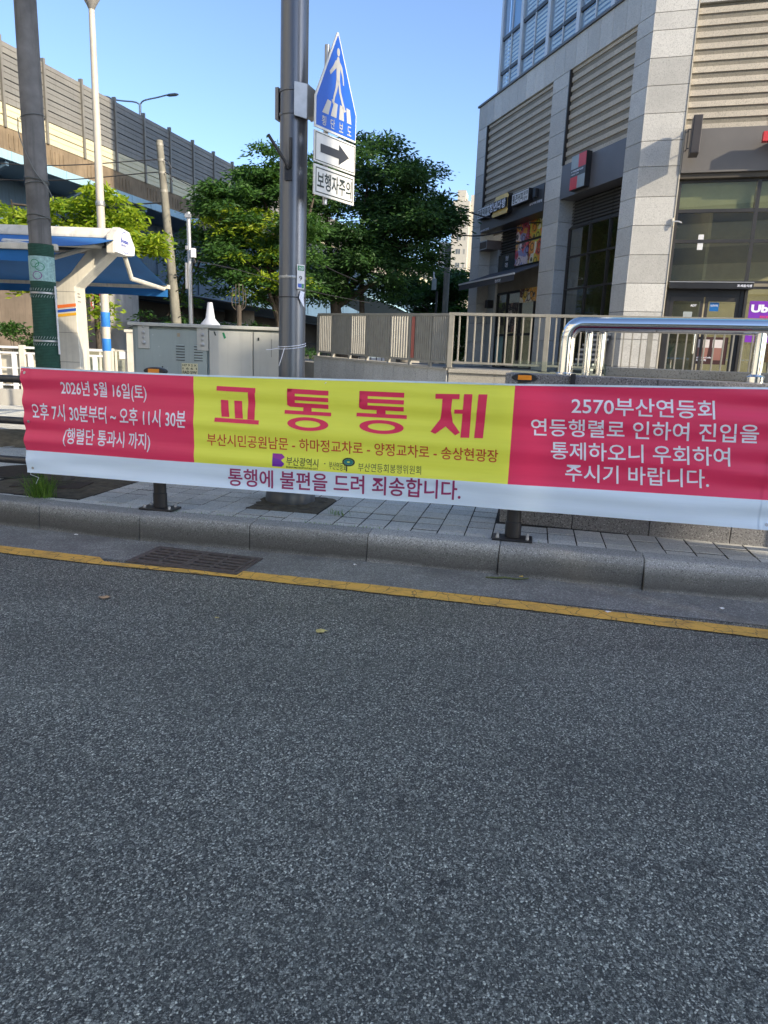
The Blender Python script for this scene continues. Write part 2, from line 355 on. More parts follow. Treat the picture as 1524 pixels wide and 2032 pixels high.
leaf_m = leafmat('leaf_mid', (.03, .08, .02), (.065, .15, .03), .35)
leaf_y = leafmat('leaf_yellow_sunlit', (.14, .25, .02), (.34, .42, .03), .45)  # yellow-green with sunlight put into the leaf colour
grassm = leafmat('grass', (.08, .18, .03), (.16, .28, .05), .3)
# ------------------------------------------------------------------ lettering
_tx = {}
def text_raw(s, bold=0.0, spacing=1.0):
    key = (s, bold, spacing)
    if key not in _tx:
        cu = bpy.data.curves.new('txt', 'FONT'); cu.body = s; cu.offset = bold; cu.resolution_u = 3; cu.space_character = spacing
        o = bpy.data.objects.new('txt', cu); C.objects.link(o)
        dg = bpy.context.evaluated_depsgraph_get(); me = bpy.data.meshes.new_from_object(o.evaluated_get(dg))
        V = np.empty(len(me.vertices)*3); me.vertices.foreach_get('co', V); V = V.reshape(-1, 3)
        Fc = [tuple(p.vertices) for p in me.polygons]
        bpy.data.objects.remove(o); bpy.data.curves.remove(cu); bpy.data.meshes.remove(me)
        mn = V.min(0); mx = V.max(0); V = (V-mn)/np.maximum(mx-mn, 1e-6)
        _tx[key] = (V[:, :2], Fc)
    return _tx[key]
def lettering(s, fn, m, parent, name='lettering', bold=0.0, cuts=None, spacing=1.0):
    """fn maps unit (u,v) to a world point"""
    V, Fc = text_raw(s, bold, spacing)
    if cuts:
        bm = bmesh.new(); vs = [bm.verts.new((a, b, 0)) for a, b in V]
        for f in Fc:
            try: bm.faces.new([vs[i] for i in f])
            except ValueError: pass
        for ax, n in ((0, cuts[0]), (1, cuts[1])):
            for i in range(1, n):
                co = [0, 0, 0]; co[ax] = i/n; no = [0, 0, 0]; no[ax] = 1
                bmesh.ops.bisect_plane(bm, geom=bm.verts[:]+bm.edges[:]+bm.faces[:], plane_co=co, plane_no=no, dist=1e-6)
        bm.verts.index_update(); V = [(v.co.x, v.co.y) for v in bm.verts]; Fc = [tuple(v.index for v in f.verts) for f in bm.faces]; bm.free()
    b = MB(); b.add([fn(a, c) for a, c in V], Fc); return b.build(name, m, parent)
def ftext(s, F, a, b, z0, z1, o, m, parent, name='lettering', bold=.01, **k):
    return lettering(s, lambda u, v: F.p(a+(b-a)*u, o, z0+(z1-z0)*v), m, parent, name, bold, **k)

# ------------------------------------------------------------------ ground, road, gutter, yellow line
MB().quad((-900, -900, -.1), (900, -900, -.1), (900, 900, -.1), (-900, 900, -.1)).build('ground', M_('ground_dark', (.07, .07, .072), .9, var=.2, scale=.2), kind='structure')
KJ = [(-9.0, 8.2), (-8.0, 7.75), (-7.0, 7.32), (-5.98, 6.95), (-4.99, 6.60), (-4.0, 6.32), (-3.01, 6.04), (-2.05, 5.80), (-1.09, 5.62), (-.12, 5.44), (.89, 5.24), (1.92, 5.02), (2.9, 4.82), (3.88, 4.62), (4.86, 4.42), (5.84, 4.22), (6.82, 4.02), (7.8, 3.82), (8.78, 3.62)]
KV = [Vector(p) for p in KJ]
def koff(i, o):      # offset joint i towards the road by o
    a = KV[max(i-1, 0)]; b = KV[min(i+1, len(KV)-1)]; d = (b-a).normalized(); return KV[i]+Vector((d.y, -d.x))*o
def strip(o0, o1, z, m, name, **k):
    b = MB(); pts = [(koff(i, o0), koff(i, o1)) for i in range(len(KV))]
    e0 = pts[0][0]+Vector((-60, 8)); e1 = pts[0][1]+Vector((-60, 8)); f0 = pts[-1][0]+Vector((60, -12)); f1 = pts[-1][1]+Vector((60, -12))
    pts = [(e0, e1)]+pts+[(f0, f1)]
    for (a, c), (d, e) in zip(pts, pts[1:]): b.quad((c.x, c.y, z), (e.x, e.y, z), (d.x, d.y, z), (a.x, a.y, z))
    return b.build(name, m, **k)
RZ = -.05
KR = [0]*8+[0, 0, .02, .06, .09, .10, .10, .10, .10, .10, .10]
strip(-.02, 46, RZ, asphalt, 'road', kind='structure')
gut = strip(-.01, .575, RZ+.004, gutter, 'gutter', kind='structure')
# yellow line, narrower where the grate lies
b = MB(); n = 260; x0, x1 = -14, 9
def kpt(x, o):
    for i in range(len(KV)-1):
        if KV[i].x <= x <= KV[i+1].x or i == len(KV)-2 or (i == 0 and x < KV[0].x):
            t = (x-KV[i].x)/(KV[i+1].x-KV[i].x); p = KV[i].lerp(KV[i+1], t) if 0 <= t <= 1 else KV[i]+(KV[i+1]-KV[i])*t
            q0 = koff(i, o)-KV[i]; q1 = koff(i+1, o)-KV[i+1]; return p+q0.lerp(q1, min(1, max(0, t)))
r2 = random.Random(3); prev = None
for i in range(n+1):
    x = x0+(x1-x0)*i/n; ing = -1.99 < x < -1.06; wx = float(np.interp(x, [-3, -1, 1, 2.5], [.56, .555, .60, .655]))
    a = kpt(x, wx+.085 if ing else wx)+Vector((0, r2.uniform(-.004, .004))); c = kpt(x, wx+.165)+Vector((0, r2.uniform(-.004, .004)))
    if prev: b.quad((prev[1].x, prev[1].y, RZ+.008), (c.x, c.y, RZ+.008), (a.x, a.y, RZ+.008), (prev[0].x, prev[0].y, RZ+.008))
    prev = (a, c)
b.build('lane_edge_line', yellowp, kind='structure')

# kerb: one stone per metre
kerb = empty('kerb', (0, 5.4, 0), kind='structure')
for i in range(len(KV)-1):
    a, c = KV[i], KV[i+1]; L = (c-a).length-.003; F = Frame(a, c-a); bt = .5*(KR[i]+KR[i+1]); prof = [(-.20, -.09), (.015+bt, -.09), (.004+bt*.35, .125), (-.002, .158), (-.012, .172), (-.028, .178), (-.20, .181)]
    m0 = MB(); k = len(prof); vs = []
    for s in (.002, .002+.006, L-.006, L):
        e = .0 if s in (.002+.006, L-.006) else .004
        vs += [F.p(s, o_-(e if o_ > -.1 else 0), z_-(e if z_ > .1 else 0)) for o_, z_ in prof]
    fs = []
    for r in range(3):
        for j in range(k): fs.append((r*k+j, r*k+(j+1) % k, (r+1)*k+(j+1) % k, (r+1)*k+j))
    fs += [tuple(range(k)), tuple(3*k+j for j in range(k))[::-1]]
    m0.add(vs, fs); ks = m0.build('kerb_stone', kerbm, kerb)
    ks.location.z += random.uniform(-.003, .003)
# joint filler below the stones
b = MB()
for i in range(len(KV)-1):
    p = [koff(i, -.012), koff(i+1, -.012), koff(i+1, -.19), koff(i, -.19)]; b.prism([(q.x, q.y) for q in p], -.09, .145)
b.build('kerb_bedding', joint, kerb)

# ------------------------------------------------------------------ sidewalk with tiles
b = MB(); back = [(koff(i, -.203).x, koff(i, -.203).y) for i in range(len(KV))]
b.prism(back+[(60, 3), (60, 17.0), (-60, 17.0), (-60, 9)], -.09, .1675); sw = b.build('sidewalk', joint, kind='structure')
TF = Frame((-3.0, 6.36), (.9805, -.1966)); T = .22
tm = cbox(T-.010, T-.020, .03, tilem, 'paving_tile', .003); cand = []
holes = [((-.88, 6.53), .36, .40), ((-3.3, 7.0), .62, .52)]
def in_hole(x, y):
    for (hx, hy), wx, wy in holes:
        a = Vector((x-hx, y-hy)); s_ = a.dot(TF.d); o_ = a.dot(TF.n)
        if abs(s_) < wx-.02 and abs(o_) < wy-.02: return True
    return False
def kdist(x, y):
    p = Vector((x, y)); best = 9
    for i in range(len(KV)-1):
        d = (KV[i+1]-KV[i]); t = max(0, min(1, (p-KV[i]).dot(d)/d.length_squared)); q = KV[i]+d*t
        if (p-q).length < best: best = (p-q).length
    return best
for i in range(-60, 46):
    for j in range(-8, 50):
        x, y, _ = TF.p((i+.5)*T, -(j+.5)*T, 0)
        if y > 16.9 or x < -14 or x > 8: continue
        kd = kdist(x, y)
        if kd < .12 or in_hole(x, y): continue
        # behind the kerb only
        if y < np.interp(x, [p[0] for p in KJ], [p[1] for p in KJ])+.08: continue
        if x > 1.0 and y > 6.09-.2766*(x-1.012)-.0 : continue
        px = 762+1409*x/y
        if px < -700 or px > 2600: continue
        cand.append((abs(px-762)*0+y*1.0+(0 if 0 < px < 1524 else 6), x, y, i, j))
cand.sort(); stuff = MB(); n = 0
for k, (_, x, y, i, j) in enumerate(cand):
    dz = random.uniform(-.003, .003)
    if n < 300:
        o = inst(tm, 'paving_tile', TF.mat(0, 0, 0), sw); Mx = Matrix.Translation((x, y, .157+dz)) @ Matrix.Rotation(math.atan2(TF.d.y, TF.d.x)+random.uniform(-.008, .008), 4, 'Z') @ Matrix.Rotation(random.uniform(-.012, .012), 4, 'X')
        attach(o, Mx, sw); n += 1
    else:
        h = T/2-.007; c = Vector((x, y)); q = [c-TF.d*h+TF.n*h, c+TF.d*h+TF.n*h, c+TF.d*h-TF.n*h, c-TF.d*h-TF.n*h]
        stuff.prism([(p.x, p.y) for p in q], .150, .172+dz)
stuff.build('paving_tiles_beyond', tilem, sw, kind='stuff')
# soil patches round the two poles
b = MB()
for (hx, hy), wx, wy in holes:
    F = Frame((hx, hy), TF.d); g0 = 12; vs = []; fs = []
    for i in range(g0+1):
        for j in range(g0+1):
            p = F.p(-wx+2*wx*i/g0, -wy+2*wy*j/g0, 0); e = 0 if i in (0, g0) or j in (0, g0) else 1
            vs.append((p[0], p[1],   .169+e*random.uniform(0, .014)))
    for i in range(g0):
        for j in range(g0): a = i*(g0+1)+j; fs.append((a, a+1, a+g0+2, a+g0+1))
    b.add(vs, fs)
b.build('bare_soil', soil, sw, kind='stuff')
# iron utility cover and low mound by the left pole
cov = M_('rusty_cover', (.06, .045, .035), .8, metal=.3, var=.35, scale=30, bmp=.8, bscale=60)
t0 = empty('manhole_cover', (-3.95, 7.62, .178), 'dark rusty round utility cover set in the paving left of the wrapped pole', 'manhole cover')
MB().lathe((-3.95, 7.62), [(.42, .176), (.42, .190), (.40, .190)], 32).build('rim', steel_dk, t0, smooth=True)
MB().lathe((-3.95, 7.62), [(.395, .18), (.395, .194)], 32).build('lid', cov, t0)
b = MB(); vs = []; fs = []; NN = 20
for i in range(NN+1):
    for j in range(NN+1):
        u, v = i/NN*2-1, j/NN*2-1; r = math.hypot(u, v); h = max(0, 1-r*r)
        vs.append((-5.55+u*.85, 10.2+v*.75, .172+.13*h**.8+random.uniform(0, .015)*(h > 0)))
for i in range(NN):
    for j in range(NN): a = i*(NN+1)+j; fs.append((a, a+1, a+NN+2, a+NN+1))
b.add(vs, fs).build('soil_mound', M_('dry_soil', (.20, .16, .10), .95, var=.35, scale=9, bmp=.8, bscale=50), kind='stuff', smooth=True)

# ------------------------------------------------------------------ drain grate
gt = empty('drain_grate', (-1.5, 5.28, RZ), 'dark slotted iron drain grate in the gutter beside the yellow line', 'drain grate')
GF = Frame((-1.945, 5.17), (.893, -.23)); L = .92; D = .46
iron = M_('cast_iron', (.115, .10, .092), .7, metal=.4, var=.35, scale=25, bmp=.6, bscale=80)
b = MB()
b.fbox(GF, 0, L, 0, -.03, RZ+.001, RZ+.014); b.fbox(GF, 0, L, -D+.03, -D, RZ+.001, RZ+.014); b.fbox(GF, 0, .03, -.03, -D+.03, RZ+.001, RZ+.014); b.fbox(GF, L-.03, L, -.03, -D+.03, RZ+.001, RZ+.014)
b.build('grate_frame', iron, gt)
pit_shade_sheet = MB().fbox(GF, .03, L-.03, -.03, -D+.03, RZ+.0045, RZ+.0055).build('pit_shade_sheet', M_('pit_shade', (.004, .004, .004), 1), gt)  # black sheet stands in for the darkness below the bars
for k in range(2):
    a0 = .034+k*.428
    for (s0, s1) in ((0, .022), (.20, .222), (.402, .424)):
        MB().fbox(GF, a0+s0, a0+s1, -.032, -D+.032, RZ+.006, RZ+.019).build('rib', iron, gt)
    for r in range(6):
        o0 = -.032-r*.0716
        for c0 in (0, 1): MB().fbox(GF, a0+.022+c0*.20, a0+.20+c0*.202, o0, o0-.036, RZ+.006, RZ+.0175).build('bar', iron, gt)

# ------------------------------------------------------------------ guard rail and banner
PF = Frame((-1.951, 6.039), (.9805, -.1966))
gr = empty('guard_rail', (-1.951, 6.039, .18), 'charcoal pipe guard rail on the kerb carrying the traffic banner', 'guard rail')
boltm = M_('bolt_cap_grey', (.36, .36, .35), .5)
ptop = {-3.03: 1.33, 0: 1.33, 3.03: 1.405, 6.06: 1.42}
for s, zt in ptop.items():
    b = MB(); b.loft([[PF.p(s+w_*math.cos(a), d_*math.sin(a)-.005, z) for a in [2*math.pi*i/16 for i in range(16)]] for w_, d_, z in ((.062, .05, .2), (.062, .05, .32), (.056, .045, .325), (.056, .045, zt-.02), (.05, .04, zt))])
    po = b.build('post', black, gr, smooth=True)
    b = MB(); b.fbox(PF, s-.155, s+.155, -.09, .09, .180, .196); bp = b.build('base_plate', black, po, bevel=.003)
    for x in (-.115, .115):
        for y in (-.055, .055): MB().lathe(PF.p(s+x, y, 0)[:2], [(.013, .196), (.013, .214), (.007, .222)], 10).build('bolt_cap', boltm, po, smooth=True)
    b = MB(); b.loft([[PF.p(s+.098*math.cos(a)*q, o, zt+.03+.033*math.sin(a)*q) for a in [2*math.pi*i/24 for i in range(24)]] for q, o in ((.86, -.03), (1, -.02), (1, .03), (.9, .04))])
    b.build('cap', black, po, smooth=True, ang=30)
    MB().fbox(PF, s-.05, s+.05, .036, .044, zt+.013, zt+.048).build('reflector', amber, po, bevel=.002)
for z in (1.235, .87, .515):
    MB().tube([PF.p(-9, -.05, z-.02), PF.p(-3.03, -.02, z), PF.p(0, -.02, z), PF.p(3.03, -.02, z+.03), PF.p(9.1, -.02, z+.05)], .033, 14).build('rail', rail_gm, gr, smooth=True)

S0, S1 = -1.24, 4.86
def bz(s): # lower, red/white seam, upper
    zb = np.interp(s, [-1.24, 4.86], [.427, .432]); zr = np.interp(s, [-1.24, .37, 2.98, 4.86], [.626, .624, .630, .647])
    zt = np.interp(s, [-1.24, -.4, .364, 1.5, 2.949, 4.86], [1.337, 1.334, 1.336, 1.352, 1.376, 1.432]); return zb, zr, zt
def bo(s, z):    # cloth offset from the rail plane
    o = .062+.007*math.sin(z*8.5+s*.35)*math.sin(s*.9+.6)+.006*math.sin(z*21+s*.5)+.0035*math.sin(z*47+s*1.4)*(.4+.6*math.sin(s*2.1)**2)
    o += .014*math.exp(-((s-0)/.28)**2)+.014*math.exp(-((s-3.03)/.28)**2)
    e = max(0, (S0+.6-s)/.6); o += .012*e*math.sin(z*36+1); e = max(0, (s-S1+.6)/.6); o += .012*e*math.sin(z*33)
    v = min(1, max(0, (z-.43)/.9)); o += .02*(1-v)**2*(1+.5*math.sin(s*1.7)); return o
def bpnt(s, z, e=0): return PF.p(s, bo(s, z)+e, z)
ba = empty('traffic_banner', PF.p(1.8, .06, .43), 'long red, yellow and white cloth banner with Korean traffic control notice tied along guard rail', 'banner')
def cloth(name, a, c, part, m, nx):
    b = MB(); nz = 30 if part == 1 else 12; vs = []; fs = []
    for side, e in ((0, 0), (1, -.0015)):
        for i in range(nx+1):
            s = a+(c-a)*i/nx; zb, zr, zt = bz(s); z0, z1 = (zr, zt) if part == 1 else (zb, zr)
            for j in range(nz+1): vs.append(bpnt(s, z0+(z1-z0)*j/nz, e))
    N1 = (nx+1)*(nz+1)
    for i in range(nx):
        for j in range(nz): q = i*(nz+1)+j; fs.append((q, q+nz+1, q+nz+2, q+1)); fs.append((N1+q, N1+q+1, N1+q+nz+2, N1+q+nz+1))
    b.add(vs, fs); return b.build(name, m, ba, smooth=True, ang=180)
cloth('red_cloth', S0, .368, 1, red, 70); cloth('yellow_cloth', .368, 2.965, 1, yel, 110); cloth('red_cloth', 2.965, S1, 1, red, 80); cloth('white_cloth', S0, S1, 2, whi, 260)
# hems: the folded border strips
def hemstrip(a, c, z0f, z1f, m, e):
    b = MB(); nx = max(2, int(abs(c-a)/.03)); nz = 26; vs = []; fs = []
    for i in range(nx+1):
        s = a+(c-a)*i/nx
        for j in range(nz+1): z = z0f(s)+(z1f(s)-z0f(s))*j/nz; vs.append(bpnt(s, z, e))
    for i in range(nx):
        for j in range(nz): q = i*(nz+1)+j; fs.append((q, q+nz+1, q+nz+2, q+1))
    return b.add(vs, fs).build('hem', m, ba, smooth=True, ang=180)
hemstrip(S0, S0+.09, lambda s: bz(s)[1], lambda s: bz(s)[2], red, .003); hemstrip(S0, S0+.09, lambda s: bz(s)[0], lambda s: bz(s)[1], whi, .003)
hemstrip(S1-.09, S1, lambda s: bz(s)[1], lambda s: bz(s)[2], red, .003); hemstrip(S1-.09, S1, lambda s: bz(s)[0], lambda s: bz(s)[1], whi, .003)
hemstrip(S0, S1, lambda s: bz(s)[2]-.002, lambda s: bz(s)[2]+.012, whi, .002)
def btext(s, TL, BL, TR, BR, m, bold=.0, name='lettering', spacing=1.0, e=.0022):
    def fn(u, v):
        a = BL[0]+(BR[0]-BL[0])*u; zb_ = BL[1]+(BR[1]-BL[1])*u; a2 = TL[0]+(TR[0]-TL[0])*u; zt_ = TL[1]+(TR[1]-TL[1])*u
        return bpnt(a+(a2-a)*v, zb_+(zt_-zb_)*v, e)
    W_ = TR[0]-TL[0]; H_ = TL[1]-BL[1]
    return lettering(s, fn, m, ba, name, bold, (max(2, int(W_/.06)), max(2, int(H_/.022))), spacing)
btext('2026년 5월 16일(토)', (-.86, 1.255), (-.865, 1.105), (-.05, 1.248), (-.055, 1.100), ink_w, .012)
btext('오후 7시 30분부터 ~ 오후 11시 30분', (-1.165, 1.045), (-1.17, .90), (.30, 1.052), (.30, .905), ink_w, .012)
btext('(행렬단 통과시 까지)', (-.855, .845), (-.865, .685), (-.025, .845), (-.03, .685), ink_w, .012)
# the four big characters
def poly_banner(polys, m, name='character'):
    """polygons in (s,z), gridded so that they follow the cloth"""
    bm = bmesh.new()
    for P in polys:
        vs = [bm.verts.new((a, z, 0)) for a, z in P]
        try: bm.faces.new(vs)
        except ValueError: pass
    bmesh.ops.triangulate(bm, faces=bm.faces[:])
    xs = [v.co.x for v in bm.verts]; ys = [v.co.y for v in bm.verts]
    for ax, lo, hi, st in ((0, min(xs), max(xs), .03), (1, min(ys), max(ys), .02)):
        k = int((hi-lo)/st)
        for i in range(1, k+1):
            co = [0, 0, 0]; co[ax] = lo+i*st; no = [0, 0, 0]; no[ax] = 1
            bmesh.ops.bisect_plane(bm, geom=bm.verts[:]+bm.edges[:]+bm.faces[:], plane_co=co, plane_no=no, dist=1e-6)
    bm.verts.index_update(); b = MB(); b.add([bpnt(v.co.x, v.co.y, .0022) for v in bm.verts], [tuple(v.index for v in f.verts) for f in bm.faces]); bm.free()
    return b.build(name, m, ba)
def R(a, b, c, d): return [(a, c), (b, c), (b, d), (a, d)]
# unit drawings inside a box (0..1, 0..1), z up
def ring(cx, cy, rx, ry, ix, iy, n=32):
    out = []
    for i in range(n):
        a, c = 2*math.pi*i/n, 2*math.pi*(i+1)/n
        out.append([(cx+rx*math.cos(a), cy+ry*math.sin(a)), (cx+rx*math.cos(c), cy+ry*math.sin(c)), (cx+ix*math.cos(c), cy+iy*math.sin(c)), (cx+ix*math.cos(a), cy+iy*math.sin(a))])
    return out
KYO = [R(.02, .92, .87, 1.0), [(.74, .12), (.90, .12), (.91, .87), (.75, .87)], [(.15, .15), (.33, .15), (.28, .62), (.11, .62)], [(.46, .13), (.64, .13), (.60, .62), (.42, .62)], R(0, 1, .0, .115)]
TONG = [R(.05, .94, .885, 1.0), R(.05, .94, .725, .825), [(.05, .60), (.22, .60), (.22, 1.0), (.05, 1.0)], [(.12, .56), (.94, .56), (.94, .665), (.22, .665), (.05, .70), (.05, .62), (.08, .58)], R(.40, .58, .47, .57), R(0, 1, .385, .475)]+ring(.51, .165, .44, .165, .27, .085)
JE = [R(.06, .50, .885, 1.0), [(.19, .60), (.36, .60), (.37, .90), (.19, .90)], [(.0, .12), (.09, .07), (.275, .25), (.36, .62), (.19, .62), (.17, .42)], [(.275, .25), (.46, .05), (.545, .115), (.40, .35), (.36, .62), (.24, .50)], R(.42, .62, .55, .645), [(.56, .0), (.72, .0), (.73, 1.0), (.58, 1.0)], [(.81, .0), (.97, .0), (1.0, 1.0), (.84, 1.0)]]
def glyph(G, TL, BL, TR, BR, name='character'):
    def q(u, v):
        a = BL[0]+(BR[0]-BL[0])*u; a2 = TL[0]+(TR[0]-TL[0])*u; z = BL[1]+(BR[1]-BL[1])*u; z2 = TL[1]+(TR[1]-TL[1])*u; return (a+(a2-a)*v, z+(z2-z)*v)
    poly_banner([[q(*p) for p in P] for P in G], ink_r, name)
glyph(KYO, (.565, 1.265), (.555, .975), (.935, 1.262), (.94, .972)); glyph(TONG, (1.155, 1.272), (1.155, .945), (1.54, 1.268), (1.545, .945))
glyph(TONG, (1.75, 1.28), (1.75, .955), (2.15, 1.282), (2.155, .955)); glyph(JE, (2.345, 1.285), (2.345, .955), (2.765, 1.30), (2.765, .968))
btext('부산시민공원남문 - 하마정교차로 - 양정교차로 - 송상현광장', (.485, .875), (.485, .775), (2.875, .888), (2.88, .788), ink_dr, .008)
btext('부산광역시', (1.18, .725), (1.18, .658), (1.45, .722), (1.45, .655), ink_k, .006); btext('BUSAN METROPOLITAN CITY', (1.18, .650), (1.18, .634), (1.45, .650), (1.45, .636), ink_k, .01)
btext('·', (1.50, .695), (1.50, .685), (1.51, .695), (1.51, .685), ink_k, .01)
btext('부산연등회', (1.54, .712), (1.54, .652), (1.685, .702), (1.685, .640), ink_k, .0)
btext('부산연등회봉행위원회', (1.78, .714), (1.78, .648), (2.285, .722), (2.29, .655), ink_k, -.004)
btext('통행에 불편을 드려 죄송합니다.', (.67, .600), (.67, .450), (2.61, .628), (2.61, .472), M_('ink_plum', (.30, .025, .12), .5), .014)
btext('2570부산연등회', (3.38, 1.315), (3.39, 1.185), (4.37, 1.330), (4.385, 1.200), ink_w, .010)
btext('연등행렬로 인하여 진입을', (3.10, 1.140), (3.11, 1.010), (4.68, 1.180), (4.695, 1.045), ink_w, .010)
btext('통제하오니 우회하여', (3.26, .975), (3.27, .842), (4.51, 1.005), (4.53, .870), ink_w, .010)
btext('주시기 바랍니다.', (3.38, .815), (3.39, .680), (4.39, .838), (4.41, .700), ink_w, .010)
poly_banner([[(1.06, .745), (1.14, .745), (1.165, .72), (1.135, .694), (1.06, .715)]], M_('logo_violet', (.30, .02, .34), .4), 'emblem')
poly_banner([[(1.06, .715), (1.135, .694), (1.165, .665), (1.14, .64), (1.06, .64)]], M_('logo_purple', (.16, .02, .36), .4), 'emblem')
poly_banner(ring(1.70, .715, .052, .034, .040, .024)+[R(1.685, 1.692, .640, .690)], ink_k, 'emblem')
poly_banner(ring(1.70, .715, .039, .023, .012, .006), M_('logo_teal', (.02, .22, .20), .4), 'emblem')
for s, z in ((-1.20, 1.30), (-1.19, .88), (-1.18, .47), (4.82, 1.39), (4.82, .47)):
    MB().loft([[bpnt(s+q*.012*math.cos(a), z+q*.012*math.sin(a), e) for a in [2*math.pi*i/12 for i in range(12)]] for q, e in ((1, .004), (1, .007), (.6, .007))]).build('eyelet', steel_g, ba)
# tie cords of the banner
for s, z in ((-1.22, 1.32), (-1.2, .44), (1.5, 1.335), (4.84, 1.41)):
    MB().tube([PF.p(s, .07, z), PF.p(s-.05, .02, z-.04), PF.p(s-.03, -.06, z-.08), PF.p(s-.03, -.02, z-.13)], .003, 5).build('tie_cord', ink_w, ba)

# ------------------------------------------------------------------ big sign pole with its signs
px, py = -.90, 6.66
pole = empty('steel_pole', (px, py, .18), 'tall thick gunmetal steel pole behind the banner, carrying the blue crosswalk sign', 'pole')
MB().tube([(px, py, .18), (px, py, 3.2), (px-.006, py, 11)], [.121, .119, .100], 48).build('shaft', pole_gm, pole, smooth=True)
MB().lathe((px, py), [(.235, .172), (.235, .21), (.225, .30), (.19, .36), (.14, .40), (.125, .41)], 40).build('base_cover', M_('base_cover_grey', (.09, .10, .115), .3, var=.1), pole, smooth=True, ang=60)
MB().lathe((px, py), [(.124, .41), (.124, .43)], 30).build('collar', steel_dk, pole, smooth=True)
for z in (2.205,): MB().lathe((px, py), [(.1225, z-.012), (.1235, z-.010), (.1235, z+.010), (.1225, z+.012)], 40).build('clamp_band', steel_g, pole, smooth=True)
MB().lathe((px, py), [(.1215, 2.03), (.1228, 2.033), (.1228, 2.037), (.1215, 2.04)], 40).build('weld_seam', steel_dk, pole, smooth=True)
# white twine
b = MB()
tw = [(px+.126*math.cos(a), py+.126*math.sin(a), 1.60+.02*math.sin(a*1.0+.6)+i*.0006) for i, a in enumerate(np.linspace(-2.6, 6.5, 50))]
b.tube(tw, .003, 5); b.tube([(px-.10, py-.075, 1.59), (px-.17, py-.10, 1.575), (px-.22, py-.09, 1.57)], .003, 5); b.tube([(px-.05, py-.118, 1.59), (px-.075, py-.135, 1.50), (px-.10, py-.125, 1.43)], .003, 5)
tag(b.build('white_twine', ink_w), 'thin white twine knotted round the thick steel pole', 'string')
# sign bracket
SD = Vector((.584, .812)); SF = Frame((-.694, 6.4), SD)
BF = Frame((px, py), (.95, -.30))
b = MB()
for z in (3.53, 3.71): b.lathe((px, py), [(.121, z-.012), (.126, z-.01), (.126, z+.01), (.121, z+.012)], 32)
b.fbox(BF, -.155, -.125, -.03, .05, 3.50, 3.75); b.build('clamp', pole_gm, pole)
b = MB(); ux = px+.105; yy = py-.06
b.hexa([(px+.02, py-.165, 3.49), (px+.13, py-.14, 3.47), (px+.15, py+.0, 3.50), (px+.04, py-.10, 3.50), (px+.02, py-.165, 3.75), (px+.13, py-.14, 3.74), (px+.15, py+.0, 3.73), (px+.04, py-.10, 3.75)])
b.hexa([(px+.13, py-.15, 3.48), (px+.30, py+.02, 3.57), (px+.31, py+.05, 3.57), (px+.15, py-.02, 3.48), (px+.13, py-.15, 3.74), (px+.30, py+.02, 3.65), (px+.31, py+.05, 3.65), (px+.15, py-.02, 3.73)])
b.build('sign_bracket', steel_g, pole, bevel=.004)
b = MB(); zb_ = 3.05
b.box(px-.06, px+.005, py-.133, py-.118, 2.99, 3.10)
b.tube([(px-.03, py-.135, 3.08), (px-.05, py-.16, 3.13), (px-.19, py-.18, 3.33)], .013, 8); b.tube([(px-.015, py-.135, 3.09), (px-.005, py-.15, 3.12), (px-.005, py-.15, 3.32)], .013, 8)
b.build('hook_arm', steel_dk, pole, smooth=True)
# sign post behind the panels
t1 = empty('sign_post', SF.p(.27, -.04, 2.85), 'slim vertical grey tube behind the blue crosswalk sign and its plates', 'sign post')
MB().tube([SF.p(.20, -.05, 2.82), SF.p(.20, -.05, 4.06)], .022, 12).build('tube', steel_g, t1, smooth=True)
def disc_sign(name, label, poly, inset_poly, face, rim, parent=None):
    t = empty(name, SF.p(.27, 0, min(z for _, z in poly)), label, 'road sign', 'signs on the thick pole')
    MB().fprism(SF, poly, -.012, 0).build('plate', rim, t, bevel=.002); MB().fprism(SF, inset_poly, .0, .0015).build('face', face, t); return t
pent = [(0, 3.385), (.545, 3.385), (.545, 3.605), (.283, 4.17), (.268, 4.17), (0, 3.62)]
pin = [(.018, 3.405), (.535, 3.400), (.535, 3.60), (.279, 4.145), (.272, 4.145), (.018, 3.615)]
t = disc_sign('crosswalk_sign', 'blue pentagon crosswalk sign with pale walking figure over stripes', pent, pin, sgn_b, sgn_w)
fig = sgn_fig = M_('sign_figure_grey', (.46, .45, .42), .4, var=.04)
def sp(polys, m, name, par, o=.0035):
    b = MB()
    for P in polys: b.add([SF.p(a, o, z) for a, z in P], [tuple(range(len(P)))])
    return b.build(name, m, par)
head = [(.281+.019*math.cos(a), 4.022+.032*math.sin(a)) for a in np.linspace(0, 6.283, 16)[:-1]]
sp([head, [(.270, 3.985), (.292, 3.985), (.297, 3.965), (.31, 3.94), (.305, 3.80), (.262, 3.80), (.258, 3.95), (.262, 3.965)],
    [(.258, 3.955), (.262, 3.90), (.225, 3.865), (.185, 3.825), (.172, 3.85), (.215, 3.90), (.245, 3.95)],
    [(.31, 3.95), (.335, 3.92), (.355, 3.85), (.362, 3.79), (.35, 3.79), (.338, 3.85), (.305, 3.91)],
    [(.262, 3.81), (.295, 3.80), (.27, 3.72), (.245, 3.66), (.235, 3.60), (.215, 3.625), (.205, 3.645), (.222, 3.645), (.228, 3.68), (.25, 3.74)],
    [(.285, 3.80), (.307, 3.81), (.325, 3.73), (.355, 3.67), (.385, 3.61), (.40, 3.60), (.375, 3.585), (.355, 3.605), (.33, 3.66), (.30, 3.72)]], fig, 'walking_figure', t)
